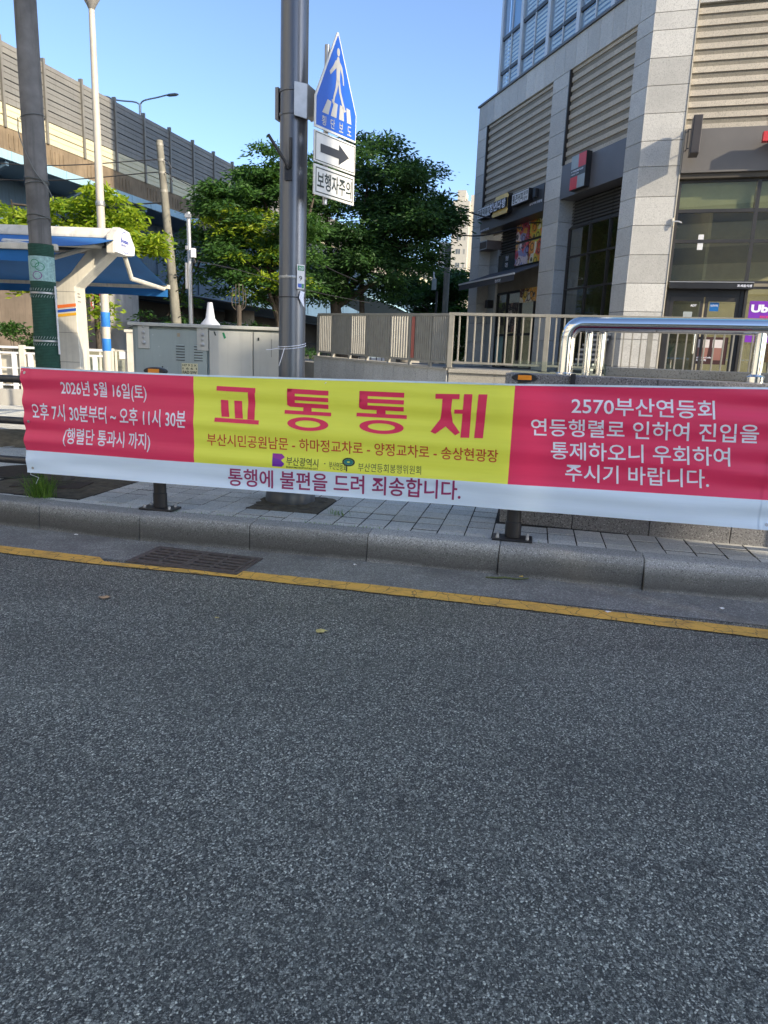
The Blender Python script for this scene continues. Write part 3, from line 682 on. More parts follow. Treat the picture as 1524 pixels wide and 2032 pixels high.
for k in range(4):
    a0 = .118+k*.098; lean = [(.035, .06), (.02, .03), (-.0, .01), (-.012, -.02)][k]
    sp([[(a0-.02+lean[0]*-.3+k*.006, 3.515), (a0+.05+k*.004, 3.515), (a0+.05+lean[0]-k*.0, 3.625-(k == 3)*.0), (a0+lean[0]+.0, 3.63)]], fig, 'crossing_stripe', t)
for k, ch in enumerate('횡단보도'): ftext(ch, SF, .085+k*.112, .14+k*.112, 3.420, 3.495, .0035, fig, t, bold=.012)
t = disc_sign('arrow_plate', 'white plate with black arrow pointing right, under the blue crosswalk sign', R(0, .545, 3.12, 3.365), R(.006, .539, 3.126, 3.359), sgn_w, sgn_w)
def frame_line(F, a, b, c, d, w_, o, m, par, name='border_line'):
    q = MB()
    for r in (R(a, b, c, c+w_), R(a, b, d-w_, d), R(a, a+w_, c+w_, d-w_), R(b-w_, b, c+w_, d-w_)): q.add([F.p(x, o, z) for x, z in r], [(0, 1, 2, 3)])
    return q.build(name, m, par)
frame_line(SF, .012, .533, 3.133, 3.352, .006, .003, ink_k, t)
sp([[(.075, 3.272), (.315, 3.272), (.315, 3.318), (.455, 3.240), (.315, 3.155), (.315, 3.205), (.075, 3.205)]], M_('sign_black', (.025, .025, .028), .4), 'arrow', t)
t = disc_sign('pedestrian_warning_plate', 'white plate with black Korean lettering and border, lowest sign on thick pole', R(0, .54, 2.865, 3.105), R(.006, .534, 2.871, 3.099), sgn_w, sgn_w)
frame_line(SF, .02, .52, 2.885, 3.083, .009, .003, ink_k, t); ftext('보행자주의', SF, .04, .50, 2.915, 3.055, .0035, ink_k, t, bold=.016)
# address sticker and torn tape on the pole
AF = Frame((px+.085, py-.107), (.66, .75))
t = empty('address_sign', AF.p(0, .0, 2.11), 'small white and green address plate on right side of thick steel pole', 'sign')
AF2 = Frame((px+.055, py-.13), (.80, .60))
MB().fbox(AF2, 0, .075, 0, .006, 2.105, 2.31).build('plate', whitep, t); MB().fbox(AF2, .006, .069, .0065, .008, 2.26, 2.30).build('green_band', sgn_g, t)
ftext('긴급', AF2, .012, .062, 2.268, 2.292, .0085, ink_w, t); ftext('9', AF2, .020, .050, 2.175, 2.215, .0075, ink_k, t); MB().fbox(AF2, .01, .045, .0065, .008, 2.118, 2.150).build('blue_mark', sgn_b, t); MB().fbox(AF2, .047, .069, .0065, .008, 2.112, 2.150).build('green_mark', sgn_g, t)
b = MB(); b.quad((px+.085, py-.100, 2.09), (px+.118, py-.070, 2.085), (px+.112, py-.085, 2.02), (px+.075, py-.115, 2.03)); b.quad((px+.075, py-.115, 2.03), (px+.112, py-.085, 2.02), (px+.122, py-.09, 1.95), (px+.105, py-.095, 1.97))
tag(b.build('torn_tape', ink_w), 'torn white tape hanging under the small address plate on thick pole', 'tape')

# ------------------------------------------------------------------ left weathered pole with green wrap
lx, ly = -3.43, 7.26
lp = empty('wrapped_pole', (lx, ly, .17), 'weathered grey utility pole with green anti-poster wrap on its lower part, at far left', 'utility pole')
MB().tube([(lx+.005, ly, .15), (lx, ly, 2.4), (lx-.008, ly, 9)], [.108, .102, .082], 32).build('shaft', oldpole, lp, smooth=True)
b = MB(); prof = []; z = .62
while z < 2.48: prof += [(.113, z), (.1165, z+.007)]; z += .0145
b.lathe((lx+.001, ly), prof, 40); b.build('green_wrap', mesh_gr, lp, smooth=False)
def arc(name, z0, z1, r, a0, a1, m, par, k=16):
    b = MB(); vs = []; 
    for z in (z0, z1):
        for i in range(k+1): a = a0+(a1-a0)*i/k; vs.append((lx+r*math.cos(a), ly+r*math.sin(a), z))
    b.add(vs, [(i, i+1, k+2+i, k+1+i) for i in range(k)]); return b.build(name, m, par, smooth=True)
wp = arc('printed_wrap', 2.14, 2.37, .1175, math.radians(170), math.radians(375), mesh_pr, lp)
for (cz, ca, m) in ((2.30, 262, sgn_g), (2.27, 285, sgn_g), (2.19, 272, ink_pu)):
    b = MB(); vs = []; K = 24
    for q in (1, .84):
        for i in range(K): a = 2*math.pi*i/K; an = math.radians(ca)+q*.38*math.cos(a); vs.append((lx+.1195*math.cos(an), ly+.1195*math.sin(an), cz+q*.038*math.sin(a)))
    b.add(vs, [(i, (i+1) % K, K+(i+1) % K, K+i) for i in range(K)]); b.build('printed_ring', m, wp)
for z in (2.03, 1.575, 1.0):
    MB().lathe((lx, ly), [(.119, z-.01), (.122, z-.008), (.122, z+.008), (.119, z+.01)], 36).build('strap', steel_g, lp, smooth=True)
    b = MB()
    for i in range(28):
        a = 2*math.pi*i/28
        for dz in (-.032, .032): b.tube([(lx+.119*math.cos(a), ly+.119*math.sin(a), z+dz-.012), (lx+.119*math.cos(a+.12), ly+.119*math.sin(a+.12), z+dz+.012)], .003, 4)
    b.build('strap_lacing', cab, lp, kind='stuff')
def wrapwire(z, r=.108, n=2, rad=.004, tilt=.02, name='wire_tie'):
    b = MB()
    for k in range(n):
        b.tube([(lx+r*math.cos(a), ly+r*math.sin(a), z+k*.02+tilt*math.cos(a+k*1.7)) for a in np.linspace(0, 6.28, 26)], rad, 5)
    return b.build(name, wire_g, lp)
wrapwire(3.61, n=1); wrapwire(3.03, n=3, tilt=.015); wrapwire(2.70, n=2, tilt=.028)
MB().tube(bez([(lx-.13, ly-.02, 3.60), (lx-.09, ly-.09, 3.42), (lx+.03, ly-.11, 3.14), (lx+.12, ly-.05, 3.0), (lx+.16, ly-.02, 2.88)], 5), .005, 5).build('loose_wire', wire_g, lp)
b = MB(); b.hexa([(lx-.04, ly-.13, .17), (lx+.13, ly-.12, .17), (lx+.17, ly+.1, .17), (lx-.1, ly+.12, .17), (lx-.02, ly-.115, .42), (lx+.10, ly-.11, .42), (lx+.12, ly+.08, .42), (lx-.07, ly+.1, .42)])
b.build('base_block', M_('old_base', (.10, .09, .085), .9, var=.3, scale=8, bmp=.6), lp, bevel=.01)
MB().box(lx-.22, lx+.45, ly-.50, ly-.12, .176, .186).build('base_slab', cov, lp, rz=-.2, bevel=.003)
MB().tube([(lx+.14, ly-.04, 1.45), (lx+.135, ly-.04, 2.1)], .009, 8).build('ground_rod_pipe', whitep, lp)
# ------------------------------------------------------------------ switchgear cabinet
CF = Frame((-2.66, 7.5), (1, 0.0))
cb = empty('power_cabinet', (-1.85, 7.8, .17), 'large grey-green steel power cabinet with louvres and yellow label behind the banner', 'electrical cabinet')
MB().fbox(CF, 0, 1.66, -.02, -.75, .20, 1.765).build('body', cab, cb, bevel=.006)
MB().fbox(CF, -.03, 1.69, .04, -.80, 1.765, 1.80).build('roof', cab2, cb, bevel=.006)
MB().fbox(CF, -.02, 1.68, .02, -.78, .168, .20).build('plinth', conc, cb)
d1 = MB().fbox(CF, .035, .77, -.02, .012, .24, 1.735).build('door', cab, cb, bevel=.004)
MB().fbox(CF, .80, 1.245, -.02, .022, .24, 1.745).build('door', cab2, cb, bevel=.004, label='pale cream-grey cabinet door')
d2 = MB().fbox(CF, 1.255, 1.65, -.02, .022, .24, 1.745).build('door', cab2, cb, bevel=.004, label='pale cream-grey cabinet door')
for a in (.07, .675):
    h = MB().fbox(CF, a, a+.115, .013, .024, 1.54, 1.785).build('hinge_plate', cab2, d1, bevel=.002)
    b = MB()
    for z, r in ((1.755, .010), (1.70, .017), (1.65, .012), (1.60, .02)):
        b.loft([[CF.p(a+.057+r*q*math.cos(t_), o, z+r*q*math.sin(t_)) for t_ in [2*math.pi*i/12 for i in range(12)]] for q, o in ((1, .024), (1, .034), (.6, .038))])
    b.build('bolt', steel_g, d1, smooth=True)
for a in (.455, .64):
    for k in range(6):
        z = 1.44+k*.028
        b = MB(); b.hexa([CF.p(a, .013, z), CF.p(a+.09, .013, z), CF.p(a+.09, .013, z+.010), CF.p(a, .013, z+.010), CF.p(a+.004, .026, z), CF.p(a+.086, .026, z), CF.p(a+.086, .015, z+.012), CF.p(a+.004, .015, z+.012)])
        b.build('louvre', cabd if False else cab, d1); MB().fbox(CF, a, a+.09, .0125, .0145, z-.008, z-.001).build('louvre_slot', cabd, d1)
lb = MB().fbox(CF, .51, .675, .0125, .016, 1.28, 1.405).build('label_plate', M_('label_yellow', (.62, .58, .36), .5), cb)
for s_, z0, z1 in (('H7 9 2 X', 1.375, 1.397), ('1 6 6 1', 1.342, 1.364), ('PAD S/W', 1.298, 1.330)): ftext(s_, CF, .52, .665, z0, z1, .018, ink_k, lb, bold=.015)
# scuffs and stickers on the doors
b = MB()
for a, z, w_, h in ((.26, 1.55, .03, .022), (.28, 1.46, .012, .03), (.355, 1.45, .012, .03), (.30, 1.385, .03, .012), (.345, 1.34, .03, .02), (.36, 1.27, .03, .03), (.21, 1.67, .02, .02)):
    P = [(a+w_*(.5+random.uniform(-.2, .5)*math.cos(t_)), z+h*(.5+random.uniform(.2, .5)*math.sin(t_))) for t_ in np.linspace(0, 5.6, 8)]
    b.add([CF.p(x, .0135, q) for x, q in P], [tuple(range(8))])
b.build('scuff', M_('scuff_pale', (.48, .50, .49), .6), cb)
b = MB()
for a, z in ((.31, 1.36), (.17, 1.66), (.25, 1.345)): b.add([CF.p(a+.008*math.cos(t_), .014, z+.008*math.sin(t_)) for t_ in np.linspace(0, 5.6, 8)], [tuple(range(8))])
b.add([CF.p(x, .0245, z) for x, z in ((.845, 1.735), (.86, 1.735), (.875, 1.695), (.86, 1.695))], [(0, 1, 2, 3)]); b.build('black_mark', ink_k, cb)
MB().add([CF.p(x, .0245, z) for x, z in ((.935, 1.725), (.955, 1.73), (.975, 1.675), (.955, 1.665))], [(0, 1, 2, 3)]).build('green_sticker', sgn_g, cb)
MB().fbox(CF, 1.30, 1.315, .023, .030, 1.66, 1.69).build('keyhole', ink_k, d2); MB().fbox(CF, 1.44, 1.443, .0235, .0245, 1.50, 1.68).build('scratch', cabd, d2)
MB().fbox(CF, .47, .50, .013, .016, 1.67, 1.705).build('tape_square', M_('tape_tan', (.36, .30, .2), .6), d1)
cap = empty('ventilator_cap', (-1.90, 7.7, 1.80), 'white cone-shaped plastic cap standing on top of the power cabinet', 'vent cap')
MB().lathe((-1.90, 7.7), [(.10, 1.80), (.098, 1.815), (.055, 1.865), (.048, 1.875), (.026, 2.025), (.022, 2.03)], 28).build('cone', whitep, cap, smooth=True, ang=50)
MB().lathe((-1.90, 7.7), [(.0262, 2.012), (.0275, 2.014), (.0275, 2.022), (.024, 2.034)], 24).build('rim', whitep, cap, smooth=True)

# ------------------------------------------------------------------ sun shelter with two awnings
HF = Frame((-3.64, 9.8), (1, 0))    # s<0 runs left
sh = empty('sun_shelter', (-4.25, 9.8, .17), 'cream street sunshade on one bent post with blue awnings on both sides', 'sunshade')
b = MB(); prof = [(-.81, .168), (-.455, .168), (-.50, 2.29), (-.04, 2.72), (-.04, 2.78), (-.27, 2.80), (-.55, 2.46), (-.765, 2.30)]
pst = MB().fprism(HF, prof, -.16, .16).build('post', creamp, sh, bevel=.012)
MB().fprism(HF, [(-.80, 2.00), (-.50, 2.04), (-.50, 2.08), (-.80, 2.04)], .161, .164).build('orange_stripe', M_('stripe_orange', (.75, .16, .03), .5), pst)
MB().fprism(HF, [(-.80, 1.945), (-.50, 1.985), (-.50, 2.02), (-.80, 1.98)], .161, .164).build('blue_stripe', M_('stripe_blue', (.02, .08, .42), .5), pst)
MB().fprism(HF, [(-.80, 1.89), (-.50, 1.93), (-.50, 1.965), (-.80, 1.925)], .161, .164).build('yellow_stripe', M_('stripe_yellow', (.70, .36, .02), .5), pst)
SFp = Frame(HF.p(-.497, .16, 0)[:2], (0, 1))
MB().fbox(SFp, .05, .12, .0, .003, 1.78, 1.83).build('dark_square', ink_k, pst)
b = MB()
for z in (2.2, 2.16, 2.1, 1.95, 1.62, 1.58): b.fbox(SFp, .06, .06+random.uniform(.02, .12), .0, .003, z, z+.012)
b.build('dark_mark', M_('mark_grey', (.18, .17, .15), .6), pst)
# housing beam: hexagonal section run along s
def sect(F, a, c, pts, m, name, par, **k):   # pts (o,z)
    ar = sum(pts[i][0]*pts[(i+1) % len(pts)][1]-pts[(i+1) % len(pts)][0]*pts[i][1] for i in range(len(pts)))
    if ar > 0: pts = pts[::-1]
    b = MB(); n = len(pts); b.add([F.p(a, o, z) for o, z in pts]+[F.p(c, o, z) for o, z in pts], [tuple(range(n))[::-1], tuple(range(n, 2*n))]+[(i, (i+1) % n, n+(i+1) % n, n+i) for i in range(n)]); return b.build(name, m, par, **k)
hs = sect(HF, -9, 0, [(-.19, 2.93), (-.12, 3.03), (.12, 3.03), (.19, 2.93), (.19, 2.90), (-.19, 2.90)], creamp, 'housing', sh, bevel=.005)
sect(HF, -9, -.02, [(-.15, 2.74), (.15, 2.74), (.17, 2.897), (-.17, 2.897)], M_('housing_inside', (.12, .11, .10), .7), 'roller_box', sh)
capo = sect(HF, .0, .10, [(-.33, 2.74), (-.36, 2.86), (-.16, 3.04), (.10, 3.05), (.33, 2.92), (.35, 2.70), (.0, 2.70)], creamp, 'end_cap', sh, bevel=.012)
EF = Frame(HF.p(.10, .35, 0)[:2], (0, 1))   # right end face; s runs away
sect(HF, .10, .13, [(-.31, 2.75), (-.34, 2.86), (-.15, 3.025), (.09, 3.035), (.31, 2.91), (.33, 2.715), (.0, 2.715)], whitep, 'end_cap_face', capo, bevel=.004)
EF2 = Frame(HF.p(.132, .33, 0)[:2], (0, 1))
b = MB(); K = 40
for k in range(6, K-3):
    a, c = 2*math.pi*k/K, 2*math.pi*(k+1)/K; q = []
    for t_, r in ((a, 1), (c, 1), (c, .94), (a, .94)): q.append(EF2.p(.31+.155*r*math.cos(t_), 0, 2.868+.135*r*math.sin(t_)))
    b.add(q, [(0, 1, 2, 3)])
b.build('logo_ring', ink_b, capo)
ftext('busan', EF2, .17, .42, 2.86, 2.915, .001, ink_b, capo, bold=.02); ftext('부산은', EF2, .18, .32, 2.81, 2.845, .001, ink_b, capo)
for s_ in (-.9, -2.4, -3.9): sect(HF, s_, s_+.03, [(-.195, 2.93), (-.123, 3.035), (.123, 3.035), (.195, 2.93), (.195, 2.897), (-.195, 2.897)], steel_g, 'housing_clip', sh)
for z_ in (2.22, 1.70, 1.32):
    b = MB(); b.fprism(HF, [(-.775, z_), (-.490, z_), (-.490, z_+.006), (-.775, z_+.006)], .1605, .162); b.build('panel_seam', M_('seam_grey', (.2, .19, .17), .6), pst)
# awnings
def awning(side, reach, zbar, mcloth, a0, a1):
    aw = MB(); z0 = 2.90; o0 = .17*side; o1 = reach*side; n = 14; vs = []; fs = []
    for e in (0, -.004):
        for i in range(n+1):
            t_ = i/n; zz = z0+(zbar+.02-z0)*t_-.03*math.sin(math.pi*t_)
            vs += [HF.p(a0, o0+(o1-o0)*t_, zz+e), HF.p(a1, o0+(o1-o0)*t_, zz+e)]
    for i in range(n): fs.append((2*i, 2*i+1, 2*i+3, 2*i+2)); q = 2*(n+1); fs.append((q+2*i, q+2*i+2, q+2*i+3, q+2*i+1))
    aw.add(vs, fs); A = aw.build('awning', mcloth, sh, smooth=True, ang=180)
    MB().fbox(HF, a0-.03, a1+.03, o1-.03, o1+.03, zbar-.03, zbar+.035).build('front_bar', creamp, A, bevel=.008)
    v = MB(); n = 40; vs = []
    for i in range(n+1):
        s = a0+(a1-a0)*i/n; w_ = .008*math.sin(i*1.3); vs += [HF.p(s, o1+w_, zbar-.03), HF.p(s, o1+w_*2, zbar-.145+.006*math.sin(i*.9))]
    v.add(vs, [(2*i, 2*i+1, 2*i+3, 2*i+2) for i in range(n)]); v.build('valance', mcloth, A, smooth=True)
    return A
A1 = awning(1, 2.0, 2.53, awn_blue, -9, .10); A2 = awning(-1, 2.0, 2.50, awn_blue, -9, .06)
def arm(pts, par):
    for a, c in zip(pts, pts[1:]):
        a = Vector(a); c = Vector(c); MB().tube([a, c], .032, 8).build('arm', creamp, par)
arm([HF.p(-.12, .2, 2.80), HF.p(-.92, 1.05, 2.70)], A1); arm([HF.p(-.92, 1.05, 2.70), HF.p(-.02, 1.95, 2.52)], A1)
arm([HF.p(.04, -.2, 2.72), HF.p(.03, -.45, 2.47)], A2); arm([HF.p(.03, -.45, 2.47), HF.p(-.0, -1.97, 2.47)], A2)
arm([HF.p(-.1, .16, 2.84), HF.p(-.75, .25, 2.62)], sh)
arm([HF.p(-6, .2, 2.80), HF.p(-5.2, 1.05, 2.70)], A1); arm([HF.p(-5.2, 1.05, 2.70), HF.p(-6, 1.95, 2.52)], A1)

# ------------------------------------------------------------------ pale street-light pole with blue bands
lx2, ly2 = -5.85, 15.0
lo = empty('street_light', (lx2, ly2, .17), 'slender pale street light pole with two blue bands near its foot', 'street light')
MB().tube([(lx2, ly2, .17), (lx2, ly2, 4.8), (lx2+.0, ly2, 7.75)], [.088, .075, .052], 20).build('shaft', lpole, lo, smooth=True)
for z0, z1 in ((1.93, 2.22), (1.45, 1.695)): MB().lathe((lx2, ly2), [(.087, z0), (.0895, z0+.003), (.089, z1-.003), (.086, z1)], 24).build('blue_band', M_('band_blue', (.03, .20, .62), .5), lo, smooth=True)
MB().lathe((lx2, ly2), [(.088, 4.25), (.092, 4.26), (.092, 4.33), (.08, 4.34)], 20).build('joint_collar', steel_g, lo, smooth=True)
MB().lathe((lx2, ly2), [(.05, 7.70), (.09, 7.78), (.19, 7.95), (.20, 8.1), (.10, 8.25)], 20).build('lamp_head', M_('lamp_head_grey', (.35, .33, .30), .4, metal=.4), lo, smooth=True)

# ------------------------------------------------------------------ traffic signs far left
tsx, tsy = -10.72, 26.0
ts = empty('turn_ban_signs', (tsx, tsy, 0), 'two round red-ringed turn ban signs one above the other, seen under the blue awning', 'traffic sign')
MB().tube([(tsx+.33, tsy+.08, 0), (tsx+.33, tsy+.08, 4.2)], .04, 10).build('post', steel_g, ts, smooth=True)
TSF = Frame((tsx+.28, tsy), (1, 0))
def rsign(z, kind_):
    p = MB(); K = 28
    p.add([TSF.p(.20*math.cos(2*math.pi*i/K), 0, z+.20*math.sin(2*math.pi*i/K)) for i in range(K)]+[TSF.p(.20*math.cos(2*math.pi*i/K), -.02, z+.20*math.sin(2*math.pi*i/K)) for i in range(K)], [tuple(range(K)), tuple(range(K, 2*K))[::-1]]+[(i, K+i, K+(i+1) % K, (i+1) % K) for i in range(K)])
    d = p.build('disc', sgn_w, ts); q = MB()
    for P in ring(0, z, .195, .195, .155, .155, 28): q.add([TSF.p(a, .003, c) for a, c in P], [(0, 1, 2, 3)])
    q.build('red_ring', sgn_r, d)
    if kind_ == 'u': polys = [R(.03, .06, z-.09, z+.03), R(-.06, -.03, z-.05, z+.03)]+[[(.06*math.cos(a), z+.03+.06*math.sin(a)), (.06*math.cos(c), z+.03+.06*math.sin(c)), (.03*math.cos(c), z+.03+.03*math.sin(c)), (.03*math.cos(a), z+.03+.03*math.sin(a))] for a, c in zip(np.linspace(0, math.pi, 9)[:-1], np.linspace(0, math.pi, 9)[1:])]+[[(-.09, z-.03), (0, z-.03), (-.045, z-.09)]]
    else: polys = [R(.03, .065, z-.10, z+.05), R(-.05, .065, z+.03, z+.065), [(-.05, z+.0), (-.05, z+.10), (-.11, z+.048)]]
    q = MB()
    for P in polys: q.add([TSF.p(a, .003, c) for a, c in P], [tuple(range(len(P)))])
    q.build('arrow_mark', ink_k, d)
    q = MB(); q.add([TSF.p(a, .005, c) for a, c in ((-.12, z+.105), (-.105, z+.12), (.12, z-.105), (.105, z-.12))], [(0, 1, 2, 3)]); q.build('red_bar', sgn_r, d)
rsign(3.40, 'l'); rsign(2.98, 'u')

# ------------------------------------------------------------------ leaning concrete pole, thin mast, cables
up = empty('concrete_pole', (-5.72, 20, 0), 'leaning round concrete utility pole in front of the elevated road', 'utility pole')
pa, pb = Vector((-5.70, 20, 0)), Vector((-6.19, 20, 6.80))
MB().tube([pa, pb], [.155, .085], 20).build('shaft', upole, up, smooth=True)
for t_ in (.985, .93, .885, .82, .58, .66):
    c = pa.lerp(pb, t_); r = .155+(.085-.155)*t_
    MB().tube([c-Vector((0, 0, .03)), c+Vector((0, 0, .03))], r+.008, 20).build('pole_band', fence_p, up, smooth=True)
b = MB()
for t_ in (.35, .5, .45): c = pa.lerp(pb, t_); b.tube([c+Vector((.1, -.1, 0)), c+Vector((.22, -.16, .05))], .012, 5)
for t_ in (.93, .885): c = pa.lerp(pb, t_); b.tube([c+Vector((.1, -.1, 0)), c+Vector((.22, -.12, -.06)), c+Vector((.3, -.1, -.22))], .014, 6)
b.build('step_bolt', steel_dk, up)
ms = empty('thin_mast', (-3.27, 12, .17), 'thin grey metal mast with a small white box behind the power cabinet', 'mast')
MB().tube([(-3.27, 12, .17), (-3.285, 12, 3.67)], .034, 12).build('tube', steel_g, ms, smooth=True)
for q in ((-3.33, -3.235, 3.58, 3.64), (-3.33, -3.29, 3.10, 3.16), (-3.34, -3.31, 2.50, 2.9)): MB().box(q[0], q[1], 11.94, 12.0, q[2], q[3]).build('bracket', steel_g, ms, bevel=.004)
MB().box(-3.235, -3.165, 11.90, 11.97, 2.98, 3.12).build('white_box', whitep, ms, bevel=.006)
MB().tube(bez([(-3.20, 11.93, 2.98), (-3.17, 11.93, 2.9), (-3.235, 11.95, 2.8), (-3.225, 11.95, 1.6)], 5), .010, 6).build('cable', wire_k, ms)
def cable(name, pts, r, label, n=10):
    o = MB().tube(bez(pts, n), r, 5).build(name, wire_k); return tag(o, label, 'cable', 'overhead cables')
cable('overhead_cable', [(-6.15, 20, 6.35), (-9.5, 19.6, 6.0), (-14, 19, 6.15)], .014, 'upper overhead cable running left from the leaning concrete pole')
cable('overhead_cable', [(-6.15, 20, 6.05), (-9.5, 20, 5.72), (-14, 20, 5.8)], .014, 'lower overhead cable running left from the leaning concrete pole')
cable('overhead_cable', [(-6.0, 20, 5.3), (-9, 20.2, 5.15), (-14, 20.4, 5.12)], .018, 'lowest overhead cable running left from the leaning concrete pole across the blue flange')
cable('overhead_cable', [(-6.1, 20, 6.05), (-4.2, 20.5, 5.2), (-2.2, 21, 4.1), (-1.0, 21, 3.6)], .012, 'overhead cable falling right from the leaning concrete pole into the trees')
cable('overhead_cable', [(-3.25, 12, 2.95), (-2.5, 12.4, 2.85), (-1.4, 13, 2.62), (-.4, 13.6, 2.5)], .005, 'pale cable running right from the thin mast across the tree')
cable('overhead_cable', [(.9, 24.6, 6.8), (2.8, 25, 6.2), (4.6, 24, 5.9), (3.9, 22, 5.5)], .022, 'sagging cable in front of the distant flats, upper one')
cable('overhead_cable', [(.9, 24.6, 5.7), (2.6, 24.6, 5.5), (3.9, 24, 5.7), (3.7, 22, 5.3)], .022, 'sagging cable in front of the distant flats, lower one')

# ------------------------------------------------------------------ white fence, glass fence and their base at left
bw = tag(MB().box(-14, -6.9, 16.0, 16.5, .165, .53).build('fence_base_wall', conc_w, bevel=.01), 'low pale concrete base under the white street fence at far left', 'low wall')
wf = empty('white_fence', (-9, 16.1, .53), 'sunlit white metal street fence on concrete base left of the sunshade post', 'fence')
LF = Frame((0, 16.1), (1, 0))
for z0, z1, o in ((1.42, 1.47, .04), (1.30, 1.345, .03), (.60, .64, .02), (.98, 1.01, .02)): MB().fbox(LF, -14, -6.15, -o, o, z0, z1).build('rail', whitep, wf, bevel=.004)
x = -13.8
while x < -6.3:
    MB().fbox(LF, x, x+.10, -.03, .03, .52, 1.30).build('flat_bar', whitep, wf, bevel=.004); x += .36
for x in (-12.2, -8.22, -6.25): MB().fbox(LF, x, x+.12, -.05, .05, .168 if x > -6.9 else .53, 1.50).build('post', creamp, wf, bevel=.004)
MB().fbox(LF, -14, -6.2, -.16, -.13, .7, 1.28).build('backing_sheet', creamp, wf)
gf = empty('glass_fence', (-6.2, 16.0, .17), 'cream framed glass fence panel between the sunshade post and the power cabinet', 'fence')
for x in (-6.85, -6.45, -6.10, -5.88, -5.76): MB().fbox(LF, x, x+.045, -.02, .02, .168, 1.46).build('post', creamp, gf, bevel=.003)
MB().fbox(LF, -7.2, -5.72, -.02, .02, 1.44, 1.475).build('rail', creamp, gf, bevel=.003); MB().fbox(LF, -7.2, -5.72, -.025, .025, .9, .93).build('rail', creamp, gf)
for x0, x1 in ((-6.80, -6.46), (-6.40, -6.11), (-6.05, -5.89)): MB().fbox(LF, x0, x1, -.006, .006, .93, 1.44).build('pane', clear_g, gf)
MB().fbox(LF, -5.99, -5.84, .02, .05, 1.28, 1.44).build('white_plate', whitep, gf)
MB().fbox(LF, -7.3, -5.7, -.5, -.9, .168, 1.24).build('backing_wall', conc_w, gf)
b = MB().fbox(LF, -5.80, -5.62, -.1, .1, .168, 1.86).build('gate_pillar', creamp, bevel=.006); tag(b, 'square cream pillar close to the left edge of the power cabinet', 'pillar')
b = MB().fbox(LF, -5.84, -5.58, -.13, .13, 1.86, 1.92); o = b.build('pillar_cap', creamp, bpy.data.objects['gate_pillar'], bevel=.004)
b = MB().box(-17, -5.4, 17.4, 17.7, .0, 1.42); tag(b.build('garden_wall', M_('garden_wall_tan', (.34, .29, .21), .85, var=.2, scale=2, streak=.25), bevel=.01), 'long low tan wall behind the white street fence', 'low wall')

# ------------------------------------------------------------------ elevated road
HW = Frame((-12.456, 30.4), (.28363, .95893))       # s runs away, outward = to the camera's right
hwy = empty('elevated_road', HW.p(0, -3, 0), 'elevated road on blue steel girders with tall grey and cream noise barrier', 'elevated road')
S_A, S_B = -16, 62
MB().fbox(HW, S_A, S_B, 0, -.30, 8.0, 8.78).build('parapet', conc_par, hwy)
MB().fbox(HW, S_A, S_B, -.30, -14, 7.95, 8.2).build('deck', conc, hwy)
MB().fbox(HW, S_A, S_B, .12, .02, 7.72, 8.02).build('edge_flange', steel_edge, hwy)
MB().fbox(HW, S_A, S_B, .02, -14, 7.70, 7.95).build('soffit', steel_b, hwy)
for s in np.arange(S_A, S_B, 1.35): MB().fbox(HW, s, s+.05, .15, .12, 7.72, 8.02).build('flange_stiffener', steel_edge, hwy)
# vertical grooves of the parapet
b = MB()
for s in np.arange(S_A, S_B, 2.0):
    for k in range(4): b.fbox(HW, s+.2+k*.22, s+.26+k*.22, .0, .025, 8.15, 8.6)
b.build('parapet_ribs', conc_par, hwy, kind='stuff')
# girders with haunch
def girder(o, name='girder', zb=5.35):
    MB().fbox(HW, S_A, S_B, o, o-.06, zb, 7.70).build(name, steel_b, hwy)
    MB().fbox(HW, S_A, S_B, o+.2, o-.26, zb-.07, zb).build('bottom_flange', steel_b, hwy)
girder(-2.2, zb=4.55); girder(-7.2, zb=4.55); girder(-11.6, zb=4.55)
for s in np.arange(S_A, S_B, 4.0):
    b = MB(); b.hexa([HW.p(s, -2.2, 6.7), HW.p(s+.14, -2.2, 6.7), HW.p(s+.14, -2.2, 6.9), HW.p(s, -2.2, 6.9), HW.p(s, .0, 7.55), HW.p(s+.14, .0, 7.55), HW.p(s+.14, .0, 7.70), HW.p(s, .0, 7.70)])
    b.build('bracket', steel_b, hwy); MB().fbox(HW, s+.0, s+.05, -2.14, -2.18, 4.6, 7.6).build('web_stiffener', steel_b, hwy)
